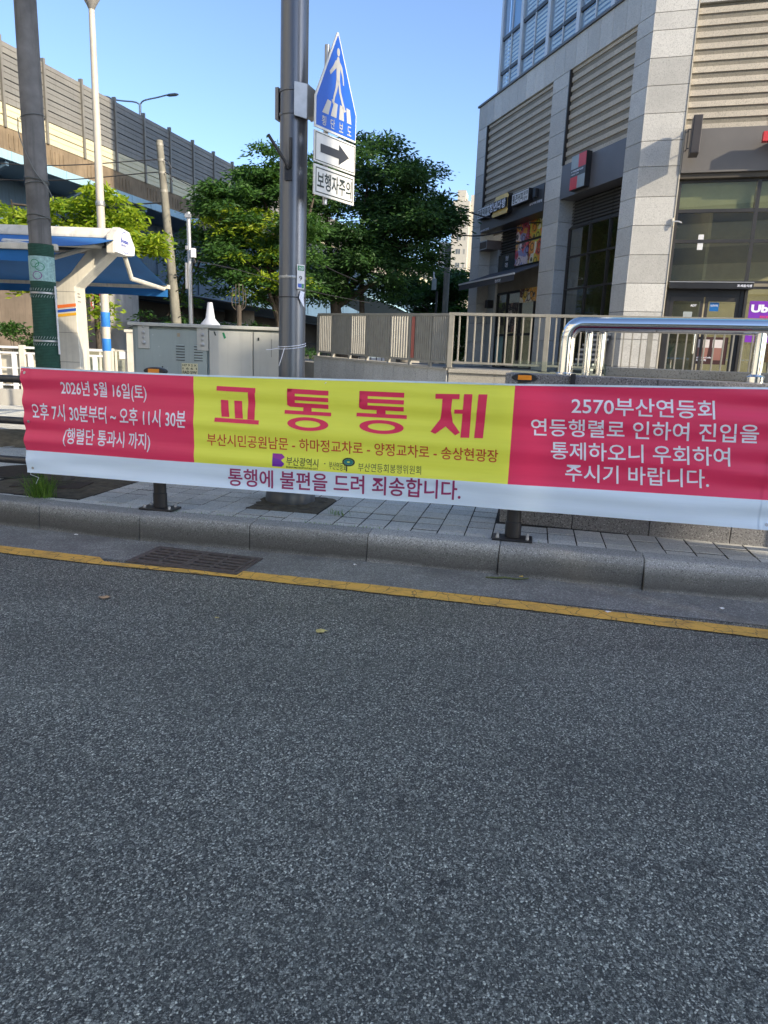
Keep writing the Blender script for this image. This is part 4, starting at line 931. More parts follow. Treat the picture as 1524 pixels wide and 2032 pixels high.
# noise barrier: posts every 2 m and six panels between
bp_d = M_('barrier_grey', (.205, .198, .178), .55, var=.12, scale=.8, streak=.3); bp_c = M_('barrier_cream', (.66, .60, .40), .6, var=.06, scale=.7, streak=.12)
bp_m = M_('barrier_greige', (.225, .215, .19), .55, var=.12, scale=.9, streak=.3)
pg = cbox(.09, .16, 2.86, M_('barrier_post', (.22, .205, .175), .5, metal=.2, var=.1), 'barrier_post', 0)
ph = 2.74/7; panels = {}
for i in range(-8, 31):
    s = i*2.0+.07
    inst(pg, 'barrier_post', HW.mat(s, .0, 8.78+1.43), hwy)
    for k in range(7):
        m = bp_c if k < 2 else (bp_m if k in (2, 6) else bp_d)
        if i > 18 and k > 1: m = bp_c if k < 4 else bp_m
        key = m.name
        if key not in panels:
            mb = MB(); prof = [(0, 0), (.03, .012), (.03, ph*.46), (.012, ph*.5), (.03, ph*.54), (.03, ph-.03), (0, ph-.018), (-.05, ph-.018), (-.05, 0)]
            n_ = len(prof); vs = [(x_, -o_, z_) for x_ in (-.94, .94) for o_, z_ in prof]
            mb.add(vs, [(j, (j+1) % n_, n_+(j+1) % n_, n_+j)[::-1] for j in range(n_)]+[tuple(range(n_)), tuple(range(n_, 2*n_))[::-1]])
            tmp = mb.build('barrier_panel', m, org=(0, 0, 0)); panels[key] = tmp.data; bpy.data.objects.remove(tmp)
        inst(panels[key], 'barrier_panel', HW.mat(s+1.0, -.02, 8.79+k*ph), hwy)
MB().fbox(HW, -16, 62, -.3, -14, 8.2, 8.215).build('carriageway', asphalt, hwy)
MB().fbox(HW, -16, 62, -13.7, -14, 8.2, 11.5).build('far_barrier', bp_d, hwy)
# lamp on the elevated road
hl = empty('highway_lamp', (-12.07, 36.2, 8.2), 'twin-arm street lamp rising behind the noise barrier', 'street light')
MB().tube([(-12.07, 36.2, 8.2), (-12.06, 36.2, 12.6)], [.09, .06], 12).build('shaft', steel_g, hl, smooth=True)
MB().tube(bez([(-12.06, 36.2, 12.55), (-11.85, 36.15, 12.72), (-11.2, 36.1, 12.86), (-10.75, 36.05, 12.96)], 5), .035, 8).build('arm', steel_g, hl, smooth=True)
MB().tube(bez([(-12.06, 36.2, 12.55), (-12.3, 36.2, 12.66), (-12.9, 36.2, 12.69), (-13.4, 36.2, 12.74)], 5), .035, 8).build('arm', steel_g, hl, smooth=True)
for sx, x in ((1, -10.75), (-1, -13.4)):
    b = MB(); b.loft([[(x+sx*u, 36.1+r*math.cos(a)*1.2, 12.96+(0 if sx > 0 else -.2)+sx*.0+r*.5*math.sin(a)+u*.12) for a in [2*math.pi*i/10 for i in range(10)]] for u, r in ((-.05, .03), (.08, .11), (.38, .12), (.52, .05))]); b.build('lamp_head', steel_g, hl, smooth=True)
# piers
pr = empty('bridge_pier', (-12.7, 33.4, 0), 'broad pale concrete pier seen behind the sunshade post under the elevated road', 'bridge pier')
MB().lathe((-12.7, 33.4), [(.55, 0), (.6, 2.0), (1.13, 2.55), (1.15, 2.7), (1.15, 4.5)], 36).build('column', conc_w, pr, smooth=True, ang=50)
for s, o in ((24, -6), (46, -6)):
    q = empty('bridge_pier', HW.p(s, o, 0), f'distant concrete pier under the elevated road, {"nearer" if s < 30 else "farther"} one behind the trees', 'bridge pier')
    MB().lathe(HW.p(s, o, 0)[:2], [(1.1, 0), (1.1, 4.5)], 24).build('column', conc, q, smooth=True)
# abutment wall at far left, second lower ramp behind the trees
aw = MB().box(-24, -10.6, 26.5, 27.2, 0, 3.8); tag(aw.build('abutment_wall', M_('abutment_tan', (.26, .205, .155), .9, var=.3, scale=.8, bmp=.4, streak=.35)), 'brown concrete wall under the elevated road at far left', 'wall')
rp = Frame((-4.6, 40), (.52, .854))
rmp = empty('lower_ramp', rp.p(0, 0, 0), 'lower curved grey-blue ramp bridge passing behind the big tree trunk', 'ramp bridge')
pts = bez([(-7, 34, 5.6), (-4.0, 38, 5.2), (-.5, 44, 4.75), (1.2, 48, 4.3)], 8)
for nm, dz, hh, m in (('web', 0, 1.35, M_('ramp_paint_blue', (.07, .12, .17), .5, var=.15)), ('edge_beam', 1.35, .5, conc), ('bottom_flange', -.12, .12, steel_edge)):
    b = MB(); 
    for a, c in zip(pts, pts[1:]):
        d = (c-a); d.z = 0; d.normalize(); n_ = Vector((d.y, -d.x, 0)); t_ = .0 if nm == 'web' else .25
        b.hexa([a+n_*t_+Vector((0, 0, dz)), a-n_*(3)+Vector((0, 0, dz)), c-n_*3+Vector((0, 0, dz)), c+n_*t_+Vector((0, 0, dz)), a+n_*t_+Vector((0, 0, dz+hh)), a-n_*3+Vector((0, 0, dz+hh)), c-n_*3+Vector((0, 0, dz+hh)), c+n_*t_+Vector((0, 0, dz+hh))])
    b.build(nm, m, rmp)
MB().lathe((1.2, 49), [(.8, 0), (.8, 4.2)], 20).build('pier', conc, rmp, smooth=True)
MB().fbox(HW, -16, 62, -8.5, -8.8, 0, 4.5).build('underpass_backdrop', M_('underpass_shade', (.06, .06, .058), .9, var=.3, scale=.6), hwy)  # dark backdrop added to stand in for the shade under the deck
# glimpses under the bridge: street railing and a pale low building
b = empty('under_bridge_fence', (-3, 26, 0), 'dark street railing in the shade under the elevated road behind the cabinet', 'fence')
UF = Frame((-7.5, 26), (1, .05))
for x in np.arange(0, 7.6, .2): MB().fbox(UF, x, x+.03, 0, .03, .2, 1.9).build('bar', steel_dk, b)
MB().fbox(UF, 0, 7.6, -.02, .05, 1.86, 1.93).build('rail', steel_dk, b)
o = MB().box(-12, -9, 44, 46, 0, 3.2).build('low_building', conc_w); tag(o, 'low pale sunlit building far away under the elevated road', 'building')
o = MB().box(-.5, 8, 66, 70, 0, 4.6).build('distant_shed', M_('dark_cladding', (.05, .055, .06), .7)); tag(o, 'dark low building at the far end beneath the trees', 'building')
rs = MB().box(-4.05, -3.9, 27.9, 28, 1.75, 2.35); tag(rs.build('red_notice', sgn_r), 'tiny red upright notice in the shade beyond the power cabinet', 'sign')
# ------------------------------------------------------------------ subway entrance wall, copings and steel handrail
WFm = Frame((1.012, 6.089), (.9638, -.2666))
sw2 = empty('subway_wall', (1.2, 6.1, .17), 'dark speckled granite wall and coping of the subway stairwell right behind the banner', 'wall')
x = 0; k = 0
while x < 7.2:
    w_ = .62
    for z0, z1, dd in ((.168, .42, .0), (.425, 1.34, -.008)):
        piece(WFm, 'wall_stone', x+.003, x+w_-.003, dd, dd-.28, z0, z1, planterg, sw2, .004)
    x += w_; k += 1
x = -.03
while x < 7.2: piece(WFm, 'coping_stone', x+.002, x+1.20-.002, .05, -.42, 1.345, 1.455, planterg, sw2, .006); x += 1.20
MB().fbox(WFm, .5, .54, .051, .085, .3, 1.47).build('drain_pipe', steel_dk, sw2, bevel=.004)
fw = empty('granite_parapet', (2.2, 6.7, .17), 'sunlit cream granite coping slab just behind the dark subway wall', 'wall')
FWm = Frame((1.90, 6.42), (.9638, -.2666)); x = 0
for L_ in (1.25, 1.25, 1.25, 1.25): piece(FWm, 'coping_stone', x+.002, x+L_-.002, 0, -.26, 1.455, 1.535, cream_g, fw, .005); x += L_
MB().fbox(FWm, .02, 5, -.03, -.24, .168, 1.450).build('wall', cream_g, fw)
gp = tag(MB().fbox(Frame((1.12, 6.62), (.9638, -.2666)), 0, .82, 0, -.012, 1.30, 1.56).build('glass_screen', clear_g), 'low clear glass screen left of the sunlit granite coping', 'glass panel')
hr = empty('steel_handrail', (2.2, 6.1, 1.45), 'thick polished stainless handrail over the subway stairwell wall at right', 'handrail')
HRF = Frame((1.50, 6.20), (.9638, -.2666)); r = .062
b = MB(); cpts = [HRF.p(.0, 0, 1.46), HRF.p(.0, 0, 1.72), HRF.p(.005, 0, 1.79), HRF.p(.03, 0, 1.84), HRF.p(.07, 0, 1.868), HRF.p(.13, 0, 1.875), HRF.p(.4, 0, 1.877), HRF.p(1.5, 0, 1.885), HRF.p(6, 0, 1.90)]
MB().tube(bez(cpts, 5), [r]*(5*(len(cpts)-1)+1), 28).build('top_tube', chrome, hr, smooth=True, ang=60)
for s, o, r_ in ((.17, -.16, .035), (.28, -.18, .03)): MB().tube([HRF.p(s, o, 1.44), HRF.p(s, o, 1.83)], r_, 16).build('post', chrome, hr, smooth=True)
for s in (1.48, 2.95): 
    p_ = MB().tube([HRF.p(s, 0, 1.50), HRF.p(s, 0, 1.84)], .045, 18).build('post', chrome, hr, smooth=True); MB().lathe(HRF.p(s, 0, 0)[:2], [(.075, 1.455), (.075, 1.50), (.05, 1.52)], 20).build('flange', chrome, p_, smooth=True)
for s in (0,): MB().lathe(HRF.p(s, 0, 0)[:2], [(.085, 1.455), (.085, 1.468), (.07, 1.475)], 20).build('flange', chrome, hr, smooth=True)


# ------------------------------------------------------------------ raised terrace
P0 = Vector((-1.98, 18.95)); P1 = Vector((1.12, 14.2)); P3 = Vector((4.75, 13.1)); P4 = Vector((12, 10.9))
ter = empty('terrace_wall', (P1.x, P1.y, .17), 'grey granite retaining wall of the raised forecourt below the metal fence', 'retaining wall')
F1 = Frame(P0, P1-P0); L1 = (P1-P0).length; F2 = Frame(P1, P3-P1); L2 = (P4-P1).length
ptop_ = lambda s: 1.47+(1.33-1.47)*s/L1
s = 0.0
while s < L1-.05:
    e = min(s+.42, L1); b = MB(); z0, z1 = ptop_(s), ptop_(e)
    b.hexa([F1.p(s+.004, 0, .1), F1.p(e-.004, 0, .1), F1.p(e-.004, -.2, .1), F1.p(s+.004, -.2, .1), F1.p(s+.004, 0, z0), F1.p(e-.004, 0, z1), F1.p(e-.004, -.2, z1), F1.p(s+.004, -.2, z0)])
    b.build('wall_stone', wallg, ter); s = e
b = MB(); b.hexa([F1.p(-.03, .03, 1.47), F1.p(L1+.03, .03, 1.33), F1.p(L1+.03, -.38, 1.33), F1.p(-.03, -.38, 1.47), F1.p(-.03, .03, 1.51), F1.p(L1+.03, .03, 1.375), F1.p(L1+.03, -.38, 1.375), F1.p(-.03, -.38, 1.51)]); b.build('coping', cream_g, ter, bevel=.005)
s = 0.04
while s < 10.5: piece(F2, 'wall_stone', s+.003, s+.897, 0, -.2, .1, 1.29, cream_g, ter, .003); s += .9
s = 0.04
while s < 10.5: piece(F2, 'coping_stone', s+.002, s+1.198, .04, -.4, 1.292, 1.37, cream_g, ter, .005); s += 1.2
b = MB(); poly = [F1.p(0, -.2, 0)[:2], F1.p(L1, -.2, 0)[:2], F2.p(10.5, -.2, 0)[:2], (16, 24), (4, 34), (-6, 30)]
b.prism(poly, .0, 1.32); b.build('forecourt', M_('forecourt_paving', (.27, .26, .24), .85, var=.12, scale=3), kind='structure')
# fence along the sloping wall
fe = empty('sloping_fence', F1.p(L1/2, -.1, 1.4), 'olive-grey metal fence with solid panels on the sloping part of forecourt wall', 'fence')
ss = [F1.d.dot(Vector(q)-P0) for q in ((-1.86, 18.9), (-1.45, 18.2), (-.994, 17.5), (-.582, 16.8), (-.123, 16.0), (.306, 15.3), (.721, 14.7), (1.10, 14.23))]
ztp = lambda s: np.interp(s, [0, L1], [2.575, 2.415]); zbt = lambda s: ptop_(s)+.13
def slopebar(F, a, c, o0, o1, za, zc, h, name, m, par):
    b = MB(); b.hexa([F.p(a, o1, za), F.p(c, o1, zc), F.p(c, o0, zc), F.p(a, o0, za), F.p(a, o1, za+h), F.p(c, o1, zc+h), F.p(c, o0, zc+h), F.p(a, o0, za+h)]); return b.build(name, m, par)
slopebar(F1, ss[0], ss[-1], -.08, -.03, ztp(ss[0])-.05, ztp(ss[-1])-.05, .05, 'top_rail', fence_p, fe); slopebar(F1, ss[0], ss[-1], -.08, -.04, zbt(ss[0]), zbt(ss[-1]), .04, 'bottom_rail', fence_p, fe)
for i, s in enumerate(ss): MB().fbox(F1, s-.03, s+.03, -.09, -.03, ptop_(s)+.03, ztp(s)-.05).build('post', fence_p, fe)
for i in range(7):
    a, c = ss[i]+.03, ss[i+1]-.03
    if i % 2 == 1:
        MB().hexa([F1.p(a, -.045, zbt(a)+.04), F1.p(c, -.045, zbt(c)+.04), F1.p(c, -.055, zbt(c)+.04), F1.p(a, -.055, zbt(a)+.04), F1.p(a, -.045, ztp(a)-.05), F1.p(c, -.045, ztp(c)-.05), F1.p(c, -.055, ztp(c)-.05), F1.p(a, -.055, ztp(a)-.05)]).build('infill_panel', fence_p, fe)
        n = 9
        for k in range(n): s = a+(c-a)*(k+.5)/n; MB().fbox(F1, s-.008, s+.008, -.035, -.044, zbt(s)+.04, ztp(s)-.05).build('baluster', fence_p, fe)
    else:
        n = 8
        for k in range(n): s = a+(c-a)*(k+.5)/n; MB().fbox(F1, s-.010, s+.010, -.035, -.085, zbt(s)+.04, ztp(s)-.05).build('baluster', fence_p, fe)
MB().fbox(F1, ss[5]+.06, ss[5]+.17, -.028, -.034, 1.55, 2.38).build('red_strip', M_('faded_red', (.42, .12, .09), .6), fe)
fe2 = empty('baluster_fence', F2.p(3, -.1, 1.37), 'long olive-grey baluster fence on the level forecourt wall in front of the shops', 'fence')
MB().fbox(F2, -.02, 10.5, -.10, -.03, 2.375, 2.43).build('top_rail', fence_p, fe2, bevel=.004); MB().fbox(F2, -.02, 10.5, -.09, -.04, 1.47, 1.51).build('bottom_rail', fence_p, fe2)
s = 0.04; k = 0
while s < 8.4:
    if k % 12 == 0:
        q = MB().fbox(F2, s-.045, s+.045, -.11, -.02, 1.371, 2.375).build('post', fence_p, fe2, bevel=.003); MB().fbox(F2, s-.11, s+.11, -.15, .03, 1.371, 1.385).build('foot_plate', steel_dk, q)
    else: inst(cbox(.024, .05, .865, fence_p, 'baluster', .002), 'baluster', F2.mat(s, -.065, 1.51+.4325), fe2)
    s += .152; k += 1

# ------------------------------------------------------------------ the commercial building
C0 = Vector((5.648, 18.0)); dA = Vector((-.3045, .9525)); dB = Vector((.9598, -.2807))
FA = Frame(C0, -dA); FB = Frame(C0, dB)      # on face A use s = -(distance from the corner)
bd = empty('commercial_building', (C0.x, C0.y, 1.3), 'pale granite corner building with ribbed stone bays, shops below and a glass tower above', 'building')
a_ = lambda s: -s
J = [1.32, 1.53, 2.185, 2.84, 3.50, 4.15, 4.81, 5.44, 6.10, 6.65, 7.23, 7.81, 8.38, 8.94, 9.30]
g_ = .005
def stack(F, s0, s1, o0, o1, name, m, zs=J, nm2=None):
    for z0, z1 in zip(zs, zs[1:]): piece(F, name, s0+g_, s1-g_, o0, o1, z0+g_, z1-g_, m, bd, .004)
# face A columns
stack(FA, a_(0), a_(.60), 0, -.5, 'stone_panel', stone_l); stack(FA, a_(3.52), a_(4.38), 0, -.5, 'stone_panel', stone_l); stack(FA, a_(8.72), a_(9.44), 0, -.5, 'stone_panel', stone_l)
# reveals seen inside the bays
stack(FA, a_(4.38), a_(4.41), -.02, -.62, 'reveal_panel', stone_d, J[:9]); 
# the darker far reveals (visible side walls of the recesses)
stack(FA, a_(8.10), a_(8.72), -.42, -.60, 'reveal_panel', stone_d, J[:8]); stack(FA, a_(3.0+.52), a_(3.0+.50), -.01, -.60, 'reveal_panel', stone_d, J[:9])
# cornice band
zs = [9.30, 9.66, 10.05]
s = 0
while s < 9.44:
    e = min(s+.55, 9.44); piece(FA, 'cornice_panel', a_(s+.004), a_(e-.004), 0, -.4, 9.305, 10.05, stone_l, bd, .004); s = e
MB().fbox(FA, a_(-.03), a_(9.49), .05, -.6, 10.053, 10.11).build('cornice_cap', M_('cap_dark', (.10, .10, .10), .5), bd)
# face B corner column and beyond
J2 = J+[9.86, 10.4, 11.0]
stack(FB, 0, .90, 0, -.12, 'stone_panel', stone_l, J2)
MB().fbox(FB, .02, .86, -.13, -.5, 1.3, 11.0).build('column_core', conc_w, bd)
MB().fbox(FB, .90, .925, .012, -.5, 1.3, 11).build('column_edge', M_('edge_cream', (.55, .50, .40), .5), bd)
stack(FB, 7.2, 8.1, 0, -.5, 'stone_panel', stone_l, J2)
MB().fbox(FB, .93, 7.2, .0, -.5, 9.42, 11).build('upper_wall', stone_l, bd)
# ribbed stone bays
def ribs(F, s0, s1, z0, z1, o, pitch, split):
    k = 0; z = z0; s0, s1 = min(s0, s1), max(s0, s1)
    xs = [s0]+[s0+(s1-s0)*q for q in split]+[s1]
    while z < z1-.02:
        h = min(pitch/2, z1-z)
        for x0, x1 in zip(xs, xs[1:]):
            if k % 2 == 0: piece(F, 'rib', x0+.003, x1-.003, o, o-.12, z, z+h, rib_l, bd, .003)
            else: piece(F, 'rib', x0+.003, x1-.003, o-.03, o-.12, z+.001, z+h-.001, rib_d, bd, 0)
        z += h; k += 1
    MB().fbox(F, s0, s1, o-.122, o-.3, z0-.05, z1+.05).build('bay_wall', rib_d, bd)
ribs(FA, a_(.62), a_(3.50), 6.90, 9.30, -.06, .232, (.36, .66)); ribs(FA, a_(4.40), a_(8.70), 6.65, 9.28, -.06, .232, (.4, .72)); ribs(FB, .93, 7.2, 6.86, 9.42, -.06, .236, (.27, .55, .8))
for s0, s1, z0 in ((.60, 3.52, 6.9), (4.38, 8.72, 6.65)):
    MB().fbox(FA, a_(s1-.0), a_(s1-.04), .015, -.16, z0, 9.30).build('bay_trim', frame_d, bd)
# fascias
MB().fbox(FA, a_(.605), a_(3.515), .0, -.52, 6.02, 6.895).build('sign_fascia', fascia, bd, bevel=.004)
f1 = MB().fbox(FA, a_(4.385), a_(8.715), .03, -.50, 5.88, 6.645).build('sign_fascia', M_('fascia_charcoal', (.05, .052, .058), .4, var=.15, scale=1.5), bd, bevel=.004)
f3 = MB().fbox(FB, .93, 7.2, .04, -.35, 5.93, 6.855).build('sign_fascia', M_('fascia_taupe', (.15, .14, .13), .5, var=.08, scale=1.3), bd, bevel=.004)
MB().fbox(FB, .93, 7.2, -.02, -.35, 5.82, 5.925).build('soffit_strip', M_('soffit_dark', (.07, .06, .045), .6), bd)
# face A right bay: vents over glazing, set back .5
def win(F, s0, s1, z0, z1, o, rows, cols, fm, gm, nm='window', fw_=.045):
    s0, s1 = min(s0, s1), max(s0, s1); out = None
    fr = MB()
    for x in [s0]+cols+[s1]: fr.fbox(F, x-fw_/2, x+fw_/2, o-.04, o+.05, z0, z1)
    xs = [s0]+cols+[s1]
    for z in [z0]+rows+[z1]:
        for x0, x1 in zip(xs, xs[1:]): fr.fbox(F, x0+fw_/2, x1-fw_/2, o-.035, o+.045, z-fw_/2, z+fw_/2)
    f = fr.build(nm, fm, bd)
    zz = [z0]+rows+[z1]
    for za, zc in zip(zz, zz[1:]):
        for x0, x1 in zip(xs, xs[1:]): MB().fbox(F, x0+fw_/2, x1-fw_/2, o-.004, o+.004, za+fw_/2, zc-fw_/2).build('pane', gm, f)
    return f
win(FA, a_(.64), a_(3.48), 1.35, 5.28, -.42, [2.55, 3.62, 4.5], [a_(2.45), a_(1.52)], frame_d, glass_b)
def vents(F, s0, s1, z0, z1, o, n):
    s0, s1 = min(s0, s1), max(s0, s1); h = (z1-z0)/n
    for k in range(n):
        z = z0+k*h; b = MB(); b.hexa([F.p(s0, o, z), F.p(s1, o, z), F.p(s1, o-.05, z+h*.55), F.p(s0, o-.05, z+h*.55), F.p(s0, o+.012, z+.015), F.p(s1, o+.012, z+.015), F.p(s1, o-.04, z+h*.55+.015), F.p(s0, o-.04, z+h*.55+.015)])
        b.build('vent_slat', M_vent, bd)
M_vent = M_('vent_metal', (.12, .12, .115), .5, metal=.2)
for s0, s1 in ((.66, 1.50), (1.54, 2.43), (2.47, 3.46)): vents(FA, a_(s0), a_(s1), 5.31, 6.0, -.42, 8)
MB().fbox(FA, a_(.6), a_(3.52), -.50, -.55, 5.28, 6.05).build('vent_back', frame_d, bd)
MB().fbox(FA, a_(.6), a_(3.52), -.3, -2.6, 1.30, 1.345).build('lobby_floor', interior_f, bd)
MB().fbox(FA, a_(.5), a_(3.6), -2.6, -2.7, 1.3, 5.9).build('lobby_wall', interior, bd)
# face A left bay: shop
for s0, s1 in ((6.95, 7.55), (7.57, 8.08)): vents(FA, a_(s0), a_(s1), 5.12, 5.86, -.50, 8)
MB().fbox(FA, a_(6.9), a_(8.1), -.56, -.60, 5.05, 5.9).build('vent_back', frame_d, bd)
MB().fbox(FA, a_(6.9), a_(8.1), -.46, -.58, 4.52, 5.08).build('dark_glass', M_('dark_pane', (.03, .04, .04), .12), bd)
VT = Frame(FA.p(a_(7.55), -.455, 0)[:2], FA.d)
for k, (ch, zz) in enumerate((('청년', 4.86), ('다방', 4.64))): ftext(ch, VT, .0, .20, zz, zz+.16, .002, ink_w, bd, bold=.02)
fm = [food_mat('poster_food', 1, [(.75, .55, .06), (.70, .08, .05), (.85, .80, .66), (.80, .30, .05), (.62, .62, .08)]), food_mat('poster_food_pink', 5, [(.75, .10, .10), (.85, .45, .06), (.80, .70, .72), (.55, .05, .08), (.30, .32, .6)])]
for s0, s1, z0, z1, m in ((4.46, 5.98, 5.36, 5.95, fm[0]), (6.05, 6.88, 5.36, 5.93, fm[1]), (4.46, 5.98, 4.62, 5.28, fm[0]), (6.05, 6.88, 4.62, 5.28, fm[1])):
    MB().fbox(FA, a_(s0), a_(s1), -.46, -.50, z0-.0, z1).build('food_poster', m, bd)
MB().fbox(FA, a_(4.4), a_(6.95), -.505, -.6, 4.55, 5.9).build('poster_backing', frame_d, bd)
ac = MB().fbox(FA, a_(8.08), a_(8.70), .02, -.58, 5.28, 5.57).build('air_vent_box', M_('vent_box_brown', (.16, .13, .12), .6), bd, bevel=.004)
b = MB(); frame_line(FA, a_(8.69), a_(8.09), 5.285, 5.565, .03, .024, frame_l, ac, 'grille_frame'); 
for k in range(7): MB().fbox(FA, a_(8.66), a_(8.12), .021, .028, 5.325+k*.031, 5.338+k*.031).build('grille_bar', frame_d, ac)
# awning of the shop
aw = MB(); vs = []
for e in (0, -.02): vs += [FA.p(a_(8.55), -.40, 4.53+e), FA.p(a_(4.42), -.40, 4.53+e), FA.p(a_(4.5), .75, 4.10+e), FA.p(a_(8.6), .75, 4.10+e)]
aw.add(vs, [(0, 3, 2, 1), (4, 5, 6, 7), (0, 1, 5, 4), (2, 3, 7, 6), (1, 2, 6, 5), (3, 0, 4, 7)]); AW = aw.build('shop_awning', awn_dk, bd)
MB().fbox(FA, a_(8.62), a_(4.48), .76, .72, 4.07, 4.12).build('front_bar', whitep, AW); MB().fbox(FA, a_(8.6), a_(4.5), .745, .735, 3.90, 4.07).build('valance', awn_dk, AW)
ftext('청년다방', FA, a_(5.75), a_(5.35), 3.93, 4.02, .748, ink_w, AW, bold=.02)
MB().fbox(FA, a_(8.10), a_(4.40), -.44, -.58, 3.82, 4.5).build('lintel_panel', M_('lintel_beige', (.27, .245, .20), .6), bd)
MB().fbox(FA, a_(8.1), a_(7.98), -.40, -.5, 1.32, 4.2).build('door_jamb', stone_l, bd)
win(FA, a_(7.96), a_(4.44), 1.33, 3.80, -.48, [2.42], [a_(7.2), a_(6.25), a_(5.3)], black, glass_b, 'shop_front', .07)
MB().fbox(FA, a_(8.1), a_(4.4), -2.4, -2.5, 1.3, 4.5).build('shop_back_wall', M_('shop_dark', (.05, .04, .035), .7), bd)
MB().fbox(FA, a_(8.1), a_(4.4), -.5, -2.4, 1.30, 1.34).build('shop_floor', interior_f, bd); MB().fbox(FA, a_(8.1), a_(4.4), -.6, -2.4, 4.3, 4.4).build('shop_ceiling', interior, bd)
MB().fbox(FA, a_(6.22), a_(5.0), -.40, -.44, 3.42, 3.84).build('menu_board', food_mat('poster_menu', 9, [(.80, .40, .05), (.15, .05, .03), (.85, .62, .10), (.8, .78, .7)]), bd)
MB().fbox(FA, a_(7.85), a_(7.3), -.468, -.472, 2.75, 3.5).build('window_print', food_mat('print_green', 3, [(.02, .02, .02), (.10, .16, .04), (.02, .02, .02), (.2, .22, .08)]), bd)
MB().fbox(FA, a_(7.1), a_(6.4), -.468, -.472, 2.5, 3.45).build('window_print', food_mat('print_brown', 4, [(.02, .02, .02), (.02, .02, .02), (.25, .12, .08), (.5, .45, .4)]), bd)
MB().fbox(FA, a_(7.9), a_(7.35), -.468, -.472, 1.5, 2.38).build('pale_sticker', M_('sticker_aqua', (.20, .34, .33), .4), bd)
MB().fbox(FA, a_(5.2), a_(4.5), -.465, -.47, 1.6, 2.2).build('yellow_notice', food_mat('notice_yellow', 11, [(.03, .02, .02), (.65, .45, .05), (.03, .02, .02), (.5, .06, .04)]), bd)
MB().fbox(FA, a_(8.42), a_(8.2), -.2, -.42, 3.35, 3.62).build('loudspeaker', black, bd, bevel=.01)
# sign boxes on the left fascia
def signbox(name, label, s0, s1, z0, z1, face, out=.16):
    t = empty(name, FA.p(a_((s0+s1)/2), .1, z0), label, 'shop sign', 'shop sign boxes over the awning')
    MB().fbox(FA, a_(s1), a_(s0), .03, .03+out-.006, z0, z1).build('case', black, t, bevel=.005)
    MB().fbox(FA, a_(s1)+.02, a_(s0)-.02, .03+out-.006, .03+out, z0+.02, z1-.02).build('face', face, t); return t
t = signbox('shop_sign', 'white shop sign box with black Korean letters, leftmost over the shop awning', 7.62, 8.66, 6.27, 6.62, whitep)
ftext('명품떡볶이', FA, a_(8.60), a_(7.68), 6.32, 6.57, .192, ink_k, t, bold=.018)
t = signbox('shop_sign', 'white shop sign box with black Korean letters, right of the gold plaque', 5.02, 6.10, 6.27, 6.62, whitep)
ftext('통큰커피', FA, a_(6.04), a_(5.36), 6.32, 6.57, .192, ink_k, t, bold=.018); ftext('꿀잼', FA, a_(5.32), a_(5.07), 6.46, 6.57, .192, ink_k, t); ftext('대박', FA, a_(5.32), a_(5.07), 6.31, 6.42, .192, ink_k, t)
t = empty('gold_plaque', FA.p(a_(6.9), .1, 6.1), 'gold scalloped shop plaque with raised black Korean letters between two white signs', 'shop sign')
gp_ = [(-7.42, 6.14), (-6.38, 6.14), (-6.30, 6.24), (-6.36, 6.30), (-6.36, 6.56), (-6.30, 6.64), (-6.38, 6.74), (-7.20, 6.74), (-7.26, 6.66), (-7.34, 6.62), (-7.34, 6.30), (-7.42, 6.24)]
MB().fprism(FA, gp_, .03, .20).build('case', black, t); MB().fprism(FA, gp_, .201, .215).build('face', gold, t)
for k, ch in enumerate('청년다방'):
    s = 7.52-.30*k; ftext(ch, FA, a_(s), a_(s-.25), 6.30, 6.58, .275, ink_w, t, bold=.03); MB().fbox(FA, a_(s+.02), a_(s-.27), .216, .27, 6.31, 6.59).build('raised_block', black, t)
for (s0, s1, z) in ((8.62, 8.25, 6.66), (5.2, 4.45, 6.18), (8.66, 8.0, 5.92)):
    ftext('분식·커피 전문점', FA, a_(s0), a_(s1), z-.035, z+.035, .033, ink_w, f1, bold=.03)
MB().fbox(FA, a_(4.86), a_(4.70), .03, .14, 6.30, 6.55).build('flood_light', black, bd, bevel=.01)
# chequered sign on the right fascia
t = empty('chequered_sign', FA.p(a_(2.38), .1, 6.1), 'upright sign box with red and pale grey chequered quarters on grey fascia', 'shop sign')
MB().fbox(FA, a_(2.76), a_(2.04), .0, .16, 6.08, 6.94).build('case', black, t, bevel=.004)
cr = M_('sign_coral', (.60, .045, .05), .4); cg = M_('sign_pale_grey', (.32, .37, .39), .4); cdk = M_('sign_charcoal', (.06, .065, .07), .4)
MB().fbox(FA, a_(2.75), a_(2.40), .161, .165, 6.60, 6.93).build('grey_quarter', cg, t); MB().fbox(FA, a_(2.40), a_(2.05), .161, .165, 6.60, 6.93).build('red_quarter', cr, t)
MB().fbox(FA, a_(2.75), a_(2.40), .161, .165, 6.09, 6.40).build('red_quarter', cr, t); MB().fbox(FA, a_(2.40), a_(2.05), .161, .165, 6.09, 6.40).build('grey_quarter', cg, t)
MB().fbox(FA, a_(2.75), a_(2.05), .161, .164, 6.40, 6.60).build('centre_band', cdk, t)
ftext('A TWOSOME PLACE', FA, a_(2.72), a_(2.15), 6.515, 6.56, .167, ink_w, t, bold=.02); ftext('DESSERT CAFE', FA, a_(2.72), a_(2.35), 6.45, 6.48, .167, ink_w, t)
